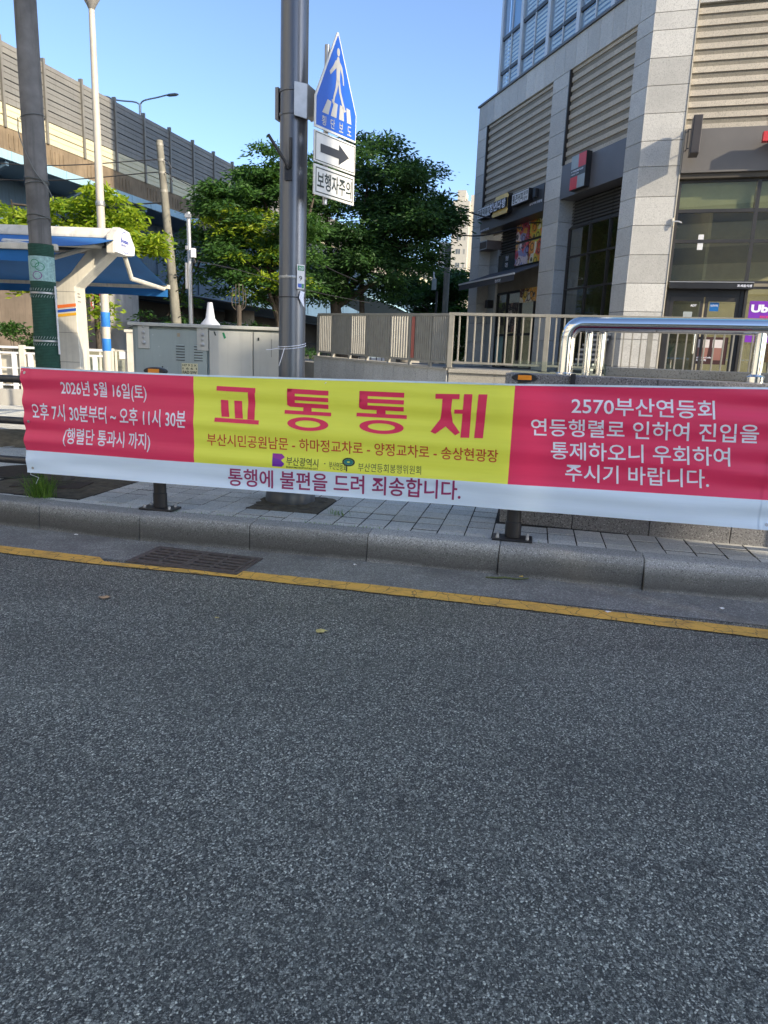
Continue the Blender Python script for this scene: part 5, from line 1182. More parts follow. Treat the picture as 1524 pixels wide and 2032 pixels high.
# face B glazing, room behind
win(FB, .96, 7.15, 3.55, 5.80, -.20, [4.47, 5.14], [2.66, 4.4, 6.1], frame_d, glass_b, 'window', .075)
win(FB, 2.70, 7.15, 1.36, 3.44, -.20, [], [4.4, 6.1], frame_d, glass_b, 'window', .06)
MB().fbox(FB, .96, 7.15, -.14, -.19, 3.46, 3.53).build('sunlit_transom', M_('transom_bronze', (.24, .21, .15), .4), bd)
cn = MB().fbox(FB, .97, 2.80, .02, -.22, 3.39, 3.53).build('door_canopy', black, bd, bevel=.004)
MB().fbox(FB, .97, 2.80, .03, -.1, 3.532, 3.545).build('canopy_edge', frame_l, cn); ftext('조세음식샘', FB, 2.45, 2.76, 3.43, 3.49, .023, ink_w, cn, bold=.02)
dm = black
for s0, s1 in ((1.06, 1.80), (1.84, 2.58)):
    D_ = MB(); o = -.26
    for r in ((s0, s0+.07, 1.36, 3.22), (s1-.07, s1, 1.36, 3.22), (s0+.07, s1-.07, 1.36, 1.5), (s0+.07, s1-.07, 3.12, 3.22)): D_.fbox(FB, r[0], r[1], o-.03, o+.03, r[2], r[3])
    d = D_.build('glass_door', frame_d, bd); MB().fbox(FB, s0+.07, s1-.07, o-.004, o+.004, 1.5, 3.12).build('pane', glass_b, d)
    MB().tube([FB.p(s1-.1 if s0 < 1.5 else s0+.1, o+.07, 1.9), FB.p(s1-.1 if s0 < 1.5 else s0+.1, o+.07, 2.75)], .018, 8).build('handle', chrome, d, smooth=True)
MB().fbox(FB, .96, 1.06, -.2, -.3, 1.34, 3.4).build('door_frame', black, bd); MB().fbox(FB, 2.58, 2.68, -.2, -.3, 1.34, 3.4).build('door_frame', black, bd); MB().fbox(FB, 1.06, 2.58, -.22, -.3, 3.22, 3.4).build('door_frame', black, bd)
ftext('ADT', FB, 1.52, 1.66, 3.00, 3.05, -.245, ink_w, bd, bold=.03)
MB().fbox(FB, 1.95, 2.15, -.246, -.25, 2.90, 3.10).build('blue_sticker', M_('sticker_blue', (.01, .13, .40), .4), bd); ftext('(((SOS)', FB, 1.97, 2.13, 3.0, 3.05, -.244, ink_w, bd)
ftext('A TWOSOME PLACE', FB, 2.02, 2.48, 2.715, 2.76, -.244, ink_w, bd, bold=.03); ftext('DESSERT CAFE', FB, 2.12, 2.38, 2.67, 2.69, -.244, ink_w, bd)
MB().fbox(FB, 2.02, 2.12, -.246, -.25, 2.56, 2.66).build('aqua_sticker', M_('sticker_turquoise', (.05, .42, .38), .4), bd); MB().fbox(FB, 2.15, 2.34, -.246, -.25, 2.57, 2.64).build('mint_sticker', M_('sticker_mint', (.35, .52, .42), .4), bd)
MB().fbox(FB, 1.38, 1.58, -.246, -.25, 2.45, 2.88).build('paper_notice', M_('paper_grey', (.36, .40, .40), .6), bd)
for s in (1.62, 1.84): MB().fbox(FB, s, s+.07, -.30, -.36, 2.5, 2.74).build('orange_tag', M_('tag_orange', (.50, .25, .05), .5), bd)
MB().fbox(FB, 1.72, 1.76, -.30, -.36, 2.5, 2.62).build('yellow_tag', sgn_y, bd)
po = MB().fbox(FB, 2.80, 4.2, -.16, -.17, 2.2, 3.14).build('purple_poster', M_('poster_purple', (.20, .03, .42), .4), bd)
ftext('Ube', FB, 2.84, 3.36, 2.88, 3.06, -.155, ink_w, po, bold=.05); ftext('KICK', FB, 3.05, 3.25, 2.76, 2.81, -.155, M_('ink_pink', (.75, .05, .18), .5), po, bold=.04)
for s in (2.84, 3.04, 3.24):
    MB().add([FB.p(s+x, -.154, z) for x, z in ((.02, 2.35), (.15, 2.35), (.17, 2.64), (0, 2.64))], [(0, 1, 2, 3)]).build('purple_cup', M_('cup_lilac', (.38, .20, .58), .4), po)
    MB().add([FB.p(s+.085+.075*math.cos(t_), -.153, 2.64+.09*max(0, math.sin(t_))) for t_ in np.linspace(0, 3.14, 10)], [tuple(range(10))]).build('cream_top', M_('cream_white', (.66, .58, .70), .5), po)
cp = MB().fbox(FB, 1.72, 2.46, -.243, -.247, 1.66, 2.30).build('coffee_poster', M_('poster_brown', (.055, .022, .02), .4), bd)
for s in (1.80, 2.12):
    MB().add([FB.p(s+x, -.241, z) for x, z in ((.02, 1.76), (.22, 1.76), (.25, 2.10), (0, 2.10))], [(0, 1, 2, 3)]).build('coffee_glass', M_('coffee_glass', (.30, .14, .11), .4), cp)
    MB().add([FB.p(s+x, -.240, z) for x, z in ((.0, 2.05), (.25, 2.05), (.25, 2.24), (0, 2.24))], [(0, 1, 2, 3)]).build('foam', M_('foam_white', (.66, .60, .58), .5), cp)
ftext('Real Stone Coffee', FB, 1.75, 2.15, 1.80, 1.835, -.238, ink_w, cp, bold=.02); ftext('캡슐커피', FB, 1.78, 2.02, 1.73, 1.78, -.238, ink_w, cp, bold=.02)
MB().fbox(FB, .9, 7.2, -.3, -5.4, 1.30, 1.345).build('cafe_floor', interior_f, bd); MB().fbox(FB, .9, 7.2, -5.4, -5.5, 1.3, 5.9).build('cafe_back_wall', interior, bd)
MB().fbox(FB, .6, 7.2, -.4, -5.5, 5.82, 5.9).build('cafe_ceiling', interior, bd); MB().fbox(FB, .93, .96, -.5, -5.4, 1.3, 5.9).build('cafe_side_wall', interior, bd)
MB().fbox(FB, 1.0, 2.6, -.30, -.32, 5.16, 5.78).build('roller_blind', blind_m, bd); MB().fbox(FB, 2.72, 7, -.30, -.32, 5.16, 5.78).build('roller_blind', blind_m, bd)
dl_m = emis('downlight_glow', (1, .82, .55), 28)
for q_ in range(8): MB().lathe(FB.p(1.4+(q_ % 4)*1.5, -1.2-(q_//4)*1.8, 0)[:2], [(.07, 5.80), (.07, 5.815)], 12).build('downlight', dl_m, bd)
MB().fbox(FB, 1.50, 1.62, -.165, -.17, 4.28, 4.62).build('white_sheet', whitep, bd)
cc = MB().fbox(FB, .86, .90, .013, .05, 4.78, 4.96).build('camera_mount', creamp, bd, bevel=.005); MB().tube([FB.p(.9, .06, 4.88), FB.p(1.0, .10, 4.87), FB.p(1.07, .12, 4.84)], .014, 8).build('security_camera', whitep, cc, smooth=True)
# cafe furniture: chair, plant, table
ch = empty('cafe_chair', FB.p(3.4, -1.2, 1.345), 'tan leather cafe chair with thin black legs behind the shop window', 'chair')
b = MB(); b.loft([[FB.p(3.4+.24*math.cos(t_), -1.2+.22*math.sin(t_), z) for t_ in [2*math.pi*i/16 for i in range(16)]] for z in (1.76, 1.83)]); b.build('seat', M_('leather_tan', (.30, .115, .045), .45), ch, smooth=True)
vs = []; K = 12
for e in (.24, .21):
    for j in range(3):
        for i in range(K+1): t_ = math.radians(-160+140*i/K+90+80); vs.append(FB.p(3.4+(e+.03*j)*math.cos(t_)*1.0, -1.2+(e+.02*j)*math.sin(t_)*1.0, 1.80+j*.2-.05*abs(i-K/2)/K*j))
fs = []
for q in (0, 1):
    for j in range(2):
        for i in range(K): a = q*3*(K+1)+j*(K+1)+i; fs.append((a, a+1, a+K+2, a+K+1))
MB().add(vs, fs).build('backrest', bpy.data.materials['leather_tan'], ch, smooth=True)
for x, y in ((-.18, -.16), (.18, -.16), (-.18, .16), (.18, .16)): MB().tube([FB.p(3.4+x, -1.2+y, 1.76), FB.p(3.4+x*1.25, -1.2+y*1.25, 1.345)], .012, 6).build('leg', black, ch)
pl = empty('potted_grass', FB.p(1.18, -.75, 1.345), 'spiky green potted plant in a white pot behind the glass door', 'plant')
MB().lathe(FB.p(1.18, -.75, 0)[:2], [(.10, 1.345), (.13, 1.62), (.12, 1.62)], 16).build('pot', whitep, pl, smooth=True)
b = MB()
for k in range(46):
    a = random.uniform(0, 6.28); L_ = random.uniform(.35, .7); lean = random.uniform(.1, .4); c = Vector(FB.p(1.18, -.75, 1.6)); d = Vector((math.cos(a), math.sin(a), 0)); n_ = Vector((-d.y, d.x, 0))*.012
    m1 = c+d*lean*L_*.5+Vector((0, 0, L_*.7)); e = c+d*lean*L_*1.3+Vector((0, 0, L_)); b.add([c-n_, c+n_, m1+n_, e, m1-n_], [(0, 1, 2, 4), (4, 2, 3)])
b.build('leaves', leaf_m, pl)
# blade sign box and red sign on face B
t = empty('blade_sign', FB.p(1.15, .3, 6.1), 'dark projecting box sign at the left end of the taupe fascia', 'shop sign')
MB().fbox(FB, 1.03, 1.22, .22, .62, 6.20, 6.98).build('case', M_('case_brown', (.05, .043, .045), .5, var=.1), t, bevel=.008); MB().fbox(FB, 1.05, 1.20, .625, .628, 6.22, 6.96).build('front', M_('case_front', (.045, .04, .04), .5), t)
b = MB(); b.tube([FB.p(.98, .04, 6.80), FB.p(.98, .22, 6.80), FB.p(1.05, .24, 6.80)], .012, 6); b.tube([FB.p(.98, .04, 6.40), FB.p(.98, .22, 6.40), FB.p(1.05, .24, 6.40)], .012, 6); b.tube([FB.p(.98, .2, 6.40), FB.p(.98, .2, 6.80)], .01, 6); b.build('bracket', steel_dk, t)
t = empty('red_box_sign', FB.p(2.8, .3, 6.4), 'coral red sign box at the right end of the taupe fascia', 'shop sign')
MB().fbox(FB, 2.50, 3.3, .26, .42, 6.44, 6.64).build('case', cr, t, bevel=.004); MB().fbox(FB, 2.9, 3.0, .04, .26, 6.5, 6.6).build('bracket', steel_dk, t)
MB().fbox(FB, 3.3, 4.2, .26, .42, 6.30, 6.80).build('dark_part', cdk, t)
# shell behind: walls, roof
MB().fbox(FA, a_(9.44), a_(9.2), -.5, -12, 1.3, 10.0).build('end_wall', stone_l, bd)
MB().fbox(FA, a_(9.2), a_(.6), -.62, -.72, 5.9, 10.0).build('inner_wall', conc, bd); MB().fbox(FA, a_(4.4), a_(3.5), -.5, -4, 1.3, 5.9).build('party_wall', conc, bd)
roofp = [FA.p(a_(.1), -.42, 0)[:2], FA.p(a_(9.4), -.42, 0)[:2], FA.p(a_(9.4), -14, 0)[:2], FB.p(14, -9, 0)[:2], FB.p(14, -.52, 0)[:2], FB.p(.3, -.52, 0)[:2]]
MB().prism(roofp, 9.95, 10.05).build('roof', conc, bd)
MB().fbox(FB, 8.1, 14, 0, -.5, 1.3, 11).build('side_wall', stone_l, bd)
# stairs between the bays (seen through the fence)
st = empty('entrance_steps', FA.p(a_(2.0), .8, 1.3), 'short flight of dark entrance steps seen through the fence below the building corner', 'steps')
for k in range(8): MB().fbox(FA, a_(1.25), a_(.35), .55-.06*k, .5-.06*k-.04, 1.32+k*.125, 1.32+(k+1)*.125-.05).build('step', M_('step_dark', (.07, .07, .075), .6), st); MB().fbox(FA, a_(1.25), a_(.35), .56-.06*k, .5-.06*k-.04, 1.32+(k+1)*.125-.05, 1.32+(k+1)*.125).build('nosing', stone_l, st)
# glass tower
tw = empty('glass_tower', FA.p(a_(4), -2, 10.1), 'tall blue glass office tower with white blinds rising above the granite base', 'office tower')
TS = [(7.92, 6.68), (6.52, 5.00), (4.84, 3.38), (3.22, 1.78), (1.62, .9)]
white_m = M_('mullion_white', (.55, .60, .66), .45, var=.05)
tp = [FA.p(a_(.9), -.22, 0)[:2], FA.p(a_(7.9), -.22, 0)[:2], FA.p(a_(7.9), -12, 0)[:2], FB.p(12, -9, 0)[:2], FB.p(12, -1.2, 0)[:2]]
MB().prism(tp, 10.12, 36).build('core', M_('core_sky_reflection', (.10, .30, .52), .3), tw)  # blue core colour stands in for sky reflected in the panes
for x0, x1 in [(8.05, 7.92), (6.68, 6.52), (5.0, 4.84), (3.38, 3.22), (1.78, 1.62), (.9, .74)]: MB().fbox(FA, a_(x0), a_(x1), .03, -.20, 10.115, 36).build('mullion', white_m, tw)
for (x0, x1) in TS:
    for z in (10.62, 11.62, 13.1, 14.6): MB().fbox(FA, a_(x0), a_(x1), -.0, -.06, z-.05, z+.05).build('transom', steel_dk, tw)
    zr = [10.12, 10.57, 10.67, 11.57, 11.67, 13.05, 13.15, 14.55, 14.65, 36]
    for k in range(0, len(zr)-1, 2):
        MB().fbox(FA, a_(x0), a_(x1), -.030, -.040, zr[k], zr[k+1]).build('pane', glass_t, tw)
    bl = MB(); z = 10.14
    while z < (11.6 if x0 > 7 else 13.0): bl.hexa([FA.p(a_(x0-.03), -.10, z), FA.p(a_(x1+.03), -.10, z), FA.p(a_(x1+.03), -.14, z+.02), FA.p(a_(x0-.03), -.14, z+.02), FA.p(a_(x0-.03), -.10, z+.065), FA.p(a_(x1+.03), -.10, z+.065), FA.p(a_(x1+.03), -.14, z+.085), FA.p(a_(x0-.03), -.14, z+.085)]); z += .118
    bl.build('blind', blind_m, tw)
    MB().fbox(FA, a_((x0+x1)/2+.02), a_((x0+x1)/2-.02), -.0, -.05, 10.12, 15).build('thin_mullion', white_m, tw)

# ------------------------------------------------------------------ distant flats
af = empty('apartment_block', (14.2, 152, 0), 'tall cream apartment block far away between the tree and the granite building', 'apartment building')
cw = M_('apartment_cream', (.50, .46, .38), .8, var=.05); AFr = Frame((11.0, 150), (.98, -.2))
MB().fbox(AFr, .3, 3.6, 0, -10, 0, 32.0).build('wall', cw, af); MB().fbox(AFr, 3.6, 6.2, -2, -12, 0, 33.5).build('wall', cw, af); MB().fbox(AFr, 1.0, 2.6, -1, -6, 32, 34.2).build('lift_house', cw, af); MB().fbox(AFr, -2.4, .3, -1.5, -11, 0, 24.5).build('wall', cw, af)
wd = M_('apartment_window', (.12, .13, .13), .3)
for k in range(12):
    z = 1.2+k*2.6
    for s0, s1, o in ((1.3, 2.3, .0), (2.8, 3.2, 0), (4.3, 4.9, -2), (-1.6, -.6, -1.5)):
        if o == -1.5 and z > 22.5: continue
        w0 = MB().fbox(AFr, s0, s1, o+.02, o-.1, z, z+1.1).build('window', cw, af); MB().fbox(AFr, s0+.08, (s0+s1)/2-.04, o+.03, o+.02, z+.08, z+1.02).build('pane', wd, w0); MB().fbox(AFr, (s0+s1)/2+.04, s1-.08, o+.03, o+.02, z+.08, z+1.02).build('pane', wd, w0)
# far pole with transformer
fp = empty('far_utility_pole', (2.0, 30, 1.3), 'distant utility pole with grey transformer box in front of dark trees', 'utility pole')
MB().tube([(2.15, 30, 0), (2.17, 30, 6.0)], .12, 12).build('shaft', upole, fp, smooth=True); MB().tube([(1.75, 30, 0), (1.8, 30, 4.2)], .045, 8).build('conduit', steel_dk, fp)
MB().box(1.58, 1.76, 29.9, 30.1, 4.25, 4.68).build('transformer_box', M_('box_grey_blue', (.30, .36, .36), .5), fp, bevel=.01); MB().tube([(1.66, 30, 4.68), (1.63, 30, 5.3)], .03, 8).build('riser', whitep, fp)

# ------------------------------------------------------------------ unseen buildings behind the camera: for foreground shade, glass reflection and bounce light
SH_ = Vector((.79, -.613)); PH_ = Vector((-.613, -.79))
def sp_(q, p): v = SH_*q+PH_*p; return (v.x, v.y)
ob = empty('office_block', (*sp_(30, 10), 0), 'tall office block across the street behind the viewer', 'office building')
MB().prism([sp_(24, -4.9), sp_(24, 5), sp_(36, 5), sp_(36, -4.9)], 0, 27).build('wall', M_('office_wall', (.33, .31, .28), .8), ob)
wg = M_('office_glass', (.05, .07, .09), .1); OF = Frame(sp_(24, 5), PH_*-1)
for k in range(5): MB().fbox(OF, 1, 9, .05, -.02, 3.2+k*4.3, 5.4+k*4.3).build('window_band', wg, ob)
ob2 = empty('shade_block', (*sp_(30, -5.5), 0), 'unseen narrow block beside the office block, shaped to shade the low right foreground', 'building')
MB().prism([sp_(24.2, -6.02), sp_(24.2, -4.93), sp_(34, -4.93), sp_(34, -6.02)], 0, 15.3).build('wall', M_('shade_block_wall', (.30, .28, .25), .8), ob2)  # unseen block, width and roof height set by the wanted shadow edge

ob3 = empty('opposite_block', (-18, -44, 0), 'broad olive-grey building behind the viewer, sized for its reflection in the shop glass', 'building')
MB().box(-14, 5, -56, -42, 0, 21).build('wall', M_('opposite_wall', (.36, .36, .29), .8), ob3); OG = Frame((5, -42), (-1, 0))
for k in range(4): MB().fbox(OG, 1, 18, .04, -.02, 4+k*3.8, 5.6+k*3.8).build('window_band', wg, ob3)
MB().fbox(OG, 0, 19, 1.2, 0, 8.6, 10.0).build('reflected_band', M_('band_cream', (.62, .55, .36), .7), ob3)  # added band, mirrored in the shop glass like the sunlit road parapet

cbl = empty('bounce_block', (-19, -8, 0), 'unseen pale cream building left of and behind the viewer, added to bounce sunlight', 'building')
MB().box(-26, -15, -30, 11, -.1, 17).build('wall', M_('bounce_block_wall', (.62, .58, .50), .8, var=.06, streak=.15), cbl); CG = Frame((-15, 11), (0, -1))  # pale sunlit wall added out of view to bounce warm light
for k in range(4):
    for q in range(11): MB().fbox(CG, 1.2+q*3.6, 3.2+q*3.6, .03, -.02, 2.6+k*3.8, 4.2+k*3.8).build('window', wg, cbl)

# ------------------------------------------------------------------ trees and plants
def leaves_mesh(clusters, per, size, spread, seed, droop=.25, flat=.45, aspect=.42):
    """clusters: (n,3) centres; returns quad arrays"""
    g = np.random.default_rng(seed); n = len(clusters); N = n*per
    c = np.repeat(clusters, per, 0)
    off = g.normal(size=(N, 3))*spread; off[:, 2] *= flat; off[:, 2] -= droop*np.hypot(off[:, 0], off[:, 1])
    p = c+off; sz = size*g.uniform(.6, 1.25, N)
    d = off.copy(); d[:, 2] = d[:, 2]*.3-spread*.25; d += g.normal(size=(N, 3))*spread*.5; d /= np.linalg.norm(d, axis=1)[:, None]+1e-9
    r = g.normal(size=(N, 3)); r[:, 2] *= .35; w_ = np.cross(d, r); w_ /= np.linalg.norm(w_, axis=1)[:, None]+1e-9
    w_[:, 2] *= .6
    s = sz[:, None]
    v = np.stack([p-d*s*.5, p+w_*s*aspect*.5, p+d*s*.5, p-w_*s*aspect*.5], 1).reshape(-1, 3); return v
def crown(name, blobs, n, per, size, spread, m, parent, seed, inner=.55, sub=9, **k):
    g = np.random.default_rng(seed); B = np.array(blobs, float)
    if sub:      # break each mass into small boughs with gaps between them
        out = []
        for q in B:
            for _ in range(sub):
                d = g.normal(size=3); d[2] = d[2]*.8+.15; d /= np.linalg.norm(d); f = g.uniform(.20, .40); out.append([*(q[:3]+d*q[3:]*g.uniform(.45, 1.22)), q[3]*f*1.1, q[4]*f, q[5]*f*.62])
        B = np.array(out)
    wts = (B[:, 3]*B[:, 4]*B[:, 5])**(.67); wts /= wts.sum()
    idx = g.choice(len(B), n, p=wts); d = g.normal(size=(n, 3)); d[:, 2] = np.where(d[:, 2] < -.3, d[:, 2]*.4, d[:, 2]); d /= np.linalg.norm(d, axis=1)[:, None]
    rad = g.uniform(inner, 1.0, n)**.7*(1+.13*g.normal(size=n)); c = B[idx, :3]+d*rad[:, None]*B[idx, 3:]
    v = leaves_mesh(c, per, size, spread, seed+1, **k); q = len(v)//4
    me = bpy.data.meshes.new(name); me.vertices.add(len(v)); org = c.mean(0); me.vertices.foreach_set('co', (v-org).ravel())
    me.loops.add(q*4); me.loops.foreach_set('vertex_index', np.arange(q*4)); me.polygons.add(q); me.polygons.foreach_set('loop_start', np.arange(q)*4); me.polygons.foreach_set('loop_total', np.full(q, 4))
    me.update(); me.validate(); me.materials.append(m); o = bpy.data.objects.new(name, me); C.objects.link(o); attach(o, Matrix.Translation(org), parent); return o
def limbs(par, base, top, r0, r1, blobs, seed, n=10, name='limb'):
    g = random.Random(seed); b0, t0 = Vector(base), Vector(top); mid = b0.lerp(t0, .5)+Vector((g.uniform(-.15, .15), 0, 0))
    MB().tube(bez([b0, mid, t0], 6), [r0+(r1-r0)*i/12 for i in range(13)], 10).build('trunk', bark, par, smooth=True)
    for k in range(n):
        bl = blobs[k % len(blobs)]; s = b0.lerp(t0, g.uniform(.62, 1.0)); e = Vector((bl[0]+g.uniform(-.6, .6)*bl[3], bl[1]+g.uniform(-.5, .5)*bl[4], bl[2]+g.uniform(-.3, .6)*bl[5])); m1 = s.lerp(e, .5)+Vector((g.uniform(-.3, .3), g.uniform(-.3, .3), g.uniform(.0, .5)))
        P = bez([s, m1, e], 5); MB().tube(P, [r1*.75*(1-i/len(P))+.012 for i in range(len(P))], 6).build(name, bark, par, smooth=True)
# T1 big dark tree
t = empty('broadleaf_tree', (-1.75, 24.5, 1.3), 'largest dark green tree right of the thick steel pole', 'tree')
B1 = [(-1.7, 24.5, 6.7, 1.9, 1.9, 1.45), (-.3, 24.3, 7.1, 1.6, 1.8, 1.2), (.65, 24.2, 6.3, 1.3, 1.6, 1.15), (1.2, 24.2, 5.3, .85, 1.3, .8), (-1.4, 24.2, 5.2, 1.8, 1.9, 1.2), (.1, 24.5, 5.4, 1.6, 1.7, 1.1), (-2.2, 24.6, 4.3, 1.0, 1.3, .8), (1.45, 24.3, 6.1, .55, .9, .55), (-.6, 24.2, 4.6, 1.1, 1.2, .6), (-2.3, 24.2, 3.6, .8, .9, .5), (-.5, 24.0, 3.9, .9, 1.0, .45), (-1.4, 24.0, 4.1, 1.0, 1.0, .5), (.6, 24.1, 4.5, .8, 1.0, .5)]
limbs(t, (-1.45, 24.5, .8), (-2.0, 24.5, 4.4), .24, .15, B1, 3, 14); crown('crown', B1, 2700, 24, .16, .24, leaf_d, t, 11)
MB().tube(bez([(-1.3, 24.6, .9), (-1.0, 24.6, 2.6), (-1.0, 24.5, 4.2), (-.5, 24.4, 5.6)], 6), [.12-.004*i for i in range(19)], 8).build('second_stem', bark, t, smooth=True)
# T2 mid tree left of the pole
t = empty('broadleaf_tree', (-3.9, 20.6, .2), 'layered mid green tree between the leaning concrete pole and the thick steel pole', 'tree')
B2 = [(-4.25, 20.5, 6.0, .85, 1.0, .6), (-4.75, 20.5, 5.3, .65, 1.0, .55), (-4.2, 20.6, 5.6, 1.0, 1.2, .7), (-3.4, 20.4, 6.2, 1.1, 1.2, .75), (-4.5, 20.5, 4.6, .8, 1.1, .6), (-3.1, 20.3, 4.9, 1.1, 1.2, .8), (-3.5, 20.4, 3.9, 1.0, 1.1, .5), (-2.9, 20.2, 3.5, .75, .9, .4), (-2.5, 20.5, 6.0, .9, 1.1, .9), (-4.2, 20.4, 3.6, .6, .8, .35), (-3.6, 20.3, 3.2, .6, .7, .3), (-2.6, 20.3, 4.2, .7, .9, .5)]
limbs(t, (-3.0, 20.8, .1), (-3.3, 20.6, 3.6), .11, .08, B2, 5, 12); crown('crown', B2, 1350, 26, .15, .19, leaf_m, t, 21, droop=.45, flat=.3)
B2b = [(-4.3, 20.2, 5.0, .9, .8, .35), (-3.3, 20.0, 4.9, .9, .8, .4), (-3.6, 19.9, 4.1, .7, .7, .3), (-3.2, 19.8, 3.5, .75, .6, .22), (-2.8, 19.8, 5.0, .5, .6, .4), (-4.2, 20, 3.2, .35, .4, .2)]
crown('sunlit_foliage', B2b, 170, 22, .14, .16, leaf_y, t, 22, droop=.5, flat=.25)  # sunlit patches of the crown, put in as brighter yellow-green leaves
# T3 far right dark tree group
t = empty('broadleaf_tree', (1.6, 33, .3), 'low dark green tree behind the far utility pole beside the granite building', 'tree')
B3 = [(1.2, 33, 4.3, 1.0, 1.4, .9), (2.4, 33, 4.7, 1.1, 1.4, .9), (3.3, 33, 4.2, .9, 1.3, 1.0), (1.8, 33, 3.4, 1.4, 1.4, 1.0), (3.0, 33, 3.2, 1.2, 1.2, 1.0), (2.2, 33.5, 2.4, 1.8, 1.2, .9)]
limbs(t, (1.9, 33.2, .3), (2.0, 33, 3.0), .14, .09, B3, 8, 7); crown('crown', B3, 1000, 22, .26, .28, leaf_d, t, 31)
# T4 bright trees behind the sunshade
t = empty('young_maple', (-8.6, 18.2, .2), 'bright yellow-green tree at far left edge behind the blue awning', 'tree')
B4 = [(-9.2, 18.0, 4.6, .7, .8, .35), (-8.75, 18.0, 4.2, .6, .7, .45), (-9.6, 18.0, 3.9, .5, .6, .5), (-8.6, 18, 3.0, .35, .4, .4)]
limbs(t, (-8.6, 18.4, .2), (-8.8, 18.2, 3.6), .07, .05, B4, 15, 6); crown('crown', B4, 190, 22, .17, .16, leaf_y, t, 41, droop=.5, flat=.3)
t = empty('young_maple', (-7.2, 18.4, .2), 'bright yellow-green tree between the wrapped pole and the pale street light', 'tree')
B5 = [(-7.9, 18.0, 4.5, .6, .7, .4), (-7.2, 17.9, 4.6, .55, .7, .45), (-6.75, 17.8, 4.75, .5, .6, .5), (-7.4, 18, 3.9, .9, .8, .45), (-6.6, 17.9, 4.1, .5, .6, .4), (-7.3, 18, 2.9, .5, .5, .35), (-7.1, 18.0, 2.4, .3, .3, .3)]
limbs(t, (-7.3, 18.4, .2), (-7.3, 18.2, 3.6), .08, .05, B5, 16, 8); crown('crown', B5, 330, 22, .17, .16, leaf_y, t, 43, droop=.5, flat=.3)
t = empty('young_maple', (-6.3, 21.3, .2), 'small leafy tree right of the sunshade end cap, half lit and half shaded', 'tree')
B6 = [(-6.0, 17.9, 4.05, .6, .6, .18)]; B7 = [(-6.3, 21.2, 4.2, .55, .7, .6), (-5.3, 21.2, 4.5, .5, .6, .45), (-5.2, 21.2, 3.6, .5, .7, .45), (-6.3, 21.3, 3.2, .6, .5, .45), (-6.5, 21.1, 2.4, .6, .6, .35), (-5.3, 21, 2.2, .5, .5, .35)]
limbs(t, (-6.35, 21.4, .2), (-6.3, 21.2, 3.2), .06, .04, B7, 18, 10); crown('crown', B7, 170, 20, .15, .17, leaf_m, t, 47, droop=.5, flat=.3); crown('sunlit_foliage', B6, 60, 20, .17, .14, leaf_y, t, 46, droop=.4, flat=.3)  # the yellow-green leaves stand in for the sunlit half
sb = empty('shrub', (-8.3, 17.1, .2), 'leafy shrub above the white fence at far left', 'shrub')
B8 = [(-8.6, 17.0, 1.75, .5, .3, .3), (-8.0, 17.0, 1.6, .45, .3, .25), (-7.5, 17.05, 1.8, .4, .3, .25)]; crown('foliage', B8, 120, 16, .12, .12, leaf_m, sb, 51)
b = MB()
for k in range(14): x_ = random.uniform(-8.9, -7.2); b.tube([(x_, 17.05, .17), (x_+random.uniform(-.2, .2), 17.0, 1.7)], .008, 5)
b.build('stem', bark, sb)
sb = empty('shrub', (-5.2, 21, .2), 'dark ragged shrub between leaning concrete pole and bridge pier', 'shrub')
B9 = [(-6.6, 22, 2.1, .8, .6, .5), (-5.6, 22, 1.9, .6, .5, .5), (-4.6, 22.5, 1.9, .9, .6, .6), (-3.2, 23, 1.8, .8, .6, .45)]; crown('foliage', B9, 260, 18, .14, .17, leaf_d, sb, 53)
b = MB()
for k in range(20): x_ = random.uniform(-7, -3); b.tube([(x_, 22.2, .0), (x_+random.uniform(-.4, .4), 22.1, 2.3)], .014, 5)
b.build('stem', bark, sb)
sp2 = empty('pruned_sapling', (-2.55, 16.5, .2), 'bare pruned sapling with upright twigs seen above the power cabinet', 'tree')
x_ = (463-762)/1409*16.5; x_ = -3.42
MB().tube([(x_, 16.5, .1), (x_, 16.5, 2.55)], [.065, .05], 8).build('trunk', bark, sp2, smooth=True)
for dx, dz in ((-.14, .42), (-.07, .5), (0, .52), (.08, .5), (.13, .4)): MB().tube(bez([(x_, 16.5, 2.4), (x_+dx*1.1, 16.5, 2.55), (x_+dx, 16.5, 2.5+dz)], 4), .010, 5).build('twig', bark, sp2)
# weeds
def tuft(name, label, c, n, h, seed, par=None, cat='grass tuft'):
    g = random.Random(seed); b = MB()
    for k in range(n):
        a = g.uniform(0, 6.28); L_ = h*g.uniform(.45, 1.1); lean = g.uniform(.1, 1.25); c0 = Vector(c)+Vector((g.gauss(0, .05), g.gauss(0, .03), 0)); d = Vector((math.cos(a), math.sin(a), 0)); n_ = Vector((-d.y, d.x, 0))*.0024
        m1 = c0+d*lean*L_*.45+Vector((0, 0, L_*.65)); e = c0+d*lean*L_*1.1+Vector((0, 0, L_*(1-.35*lean))); b.add([c0-n_, c0+n_, m1+n_*.8, e, m1-n_*.8], [(0, 1, 2, 4), (4, 2, 3)])
    return tag(b.build(name, grassm), label, cat)
tuft('grass_tuft', 'bushy green grass tuft on the kerb edge in front of the wrapped pole', (-3.14, 6.36, .172), 330, .27, 5)
tuft('weed', 'small green weed sprout in the paving joint right of steel pole base', (-.40, 6.10, .17), 26, .07, 6, cat='weed')
g = random.Random(9); b = MB()
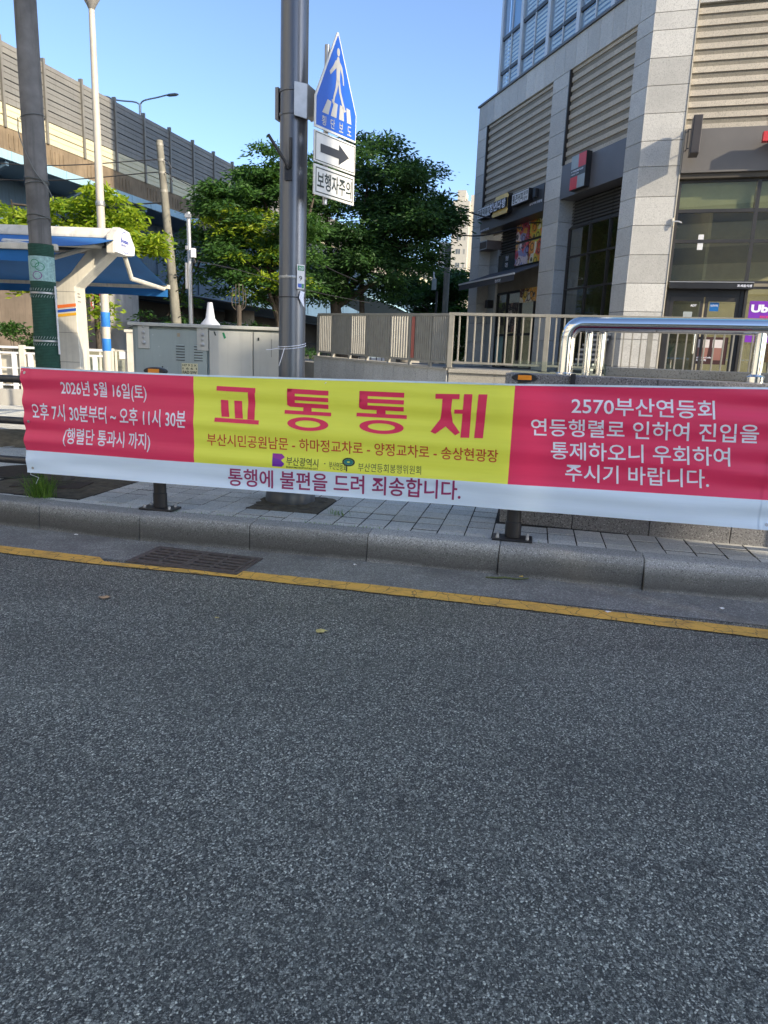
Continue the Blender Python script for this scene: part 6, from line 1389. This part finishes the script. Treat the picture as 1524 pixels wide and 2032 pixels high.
for k in range(420):
    s = g.choice([g.uniform(-1.9, -1.0), g.uniform(-.75, .1), g.uniform(-2.6, 1.2)]); i = int(np.interp(s, [p[0] for p in KJ], range(len(KJ)))); p = kpt(s, -.205+g.uniform(-.012, .012)); c0 = Vector((p.x, p.y, .168)); a = g.uniform(0, 6.28); d = Vector((math.cos(a), math.sin(a), 0)); L_ = g.uniform(.008, .032); n_ = Vector((-d.y, d.x, 0))*.003
    b.add([c0-n_, c0+n_, c0+d*L_*.7+Vector((0, 0, L_))], [(0, 1, 2)])
b.build('joint_weeds', grassm, kind='stuff')
# litter and leaves on the road
def debris(name, label, c, r_, m, seed, z=-.044, cat='dead leaf'):
    g = random.Random(seed); K = 11; b = MB(); P = [(c[0]+r_*g.uniform(.45, 1)*math.cos(2*math.pi*i/K)*1.6, c[1]+r_*g.uniform(.45, 1)*math.sin(2*math.pi*i/K)) for i in range(K)]
    vs = [(x_, y_, z+g.uniform(0, .012)) for x_, y_ in P]+[(c[0], c[1], z+.012)]; b.add(vs, [(i, (i+1) % K, K) for i in range(K)]); return tag(b.build(name, m), label, cat)
dl = M_('dead_leaf', (.42, .27, .15), .8, var=.3, scale=40); yl = M_('yellow_leaf', (.50, .42, .15), .7, var=.3, scale=40)
debris('dead_leaf', 'curled tan dead leaf on the asphalt at left below the grate', (-1.785, 4.37), .035, dl, 1); debris('dead_leaf', 'flat yellowish dead leaf on the asphalt near the centre', (-.34, 3.93), .030, yl, 2)
debris('dead_leaf', 'tiny pale dead leaf on the asphalt between the two larger leaves', (-.99, 4.07), .014, yl, 3)
b = MB(); g = random.Random(4)
for k in range(9): x_ = .81+k*.033; y_ = 5.115+g.uniform(-.012, .012)-k*.002; b.tube([(x_-.03, y_, -.038), (x_+.03, y_+g.uniform(-.01, .01), -.036)], .006, 5)
tag(b.build('twig_litter', M_('litter_green', (.10, .12, .05), .8, var=.4, scale=60)), 'thin strip of green twig litter in the gutter against the kerb', 'litter')
debris('litter_bit', 'yellow scrap on the twig litter in the gutter', (1.05, 5.12), .016, M_('scrap_yellow', (.6, .4, .06), .6), 8, -.032, 'litter')
tagl = [((-2.63, 5.88), 'white and red scrap of litter in the gutter left of the grate'), ((-.21, 5.30), 'tiny white scrap in the gutter right of the drain grate'), ((1.50, 4.44), 'small white paper scrap on the gutter near the right end of the yellow line'), ((2.32, 4.60), 'pale smear of litter at the right end of the gutter')]
for k, (c, l) in enumerate(tagl): debris('litter_bit', l, c, .014, whitep, 20+k, -.042, 'litter')
g = random.Random(12); b = MB()
for k in range(260):
    x_ = g.uniform(-3.2, 3); p = kpt(x_, abs(g.gauss(0, .09))+.01); r_ = g.uniform(.002, .006); b.add([(p.x-r_, p.y-r_*.7, -.046), (p.x+r_, p.y-r_*.6, -.046), (p.x+r_*.7, p.y+r_, -.046), (p.x-r_*.8, p.y+r_*.8, -.046), (p.x, p.y, -.046+r_)], [(0, 1, 4), (1, 2, 4), (2, 3, 4), (3, 0, 4)])
b.build('gutter_grit', M_('grit', (.22, .21, .19), .9, var=.5, scale=90), kind='stuff')
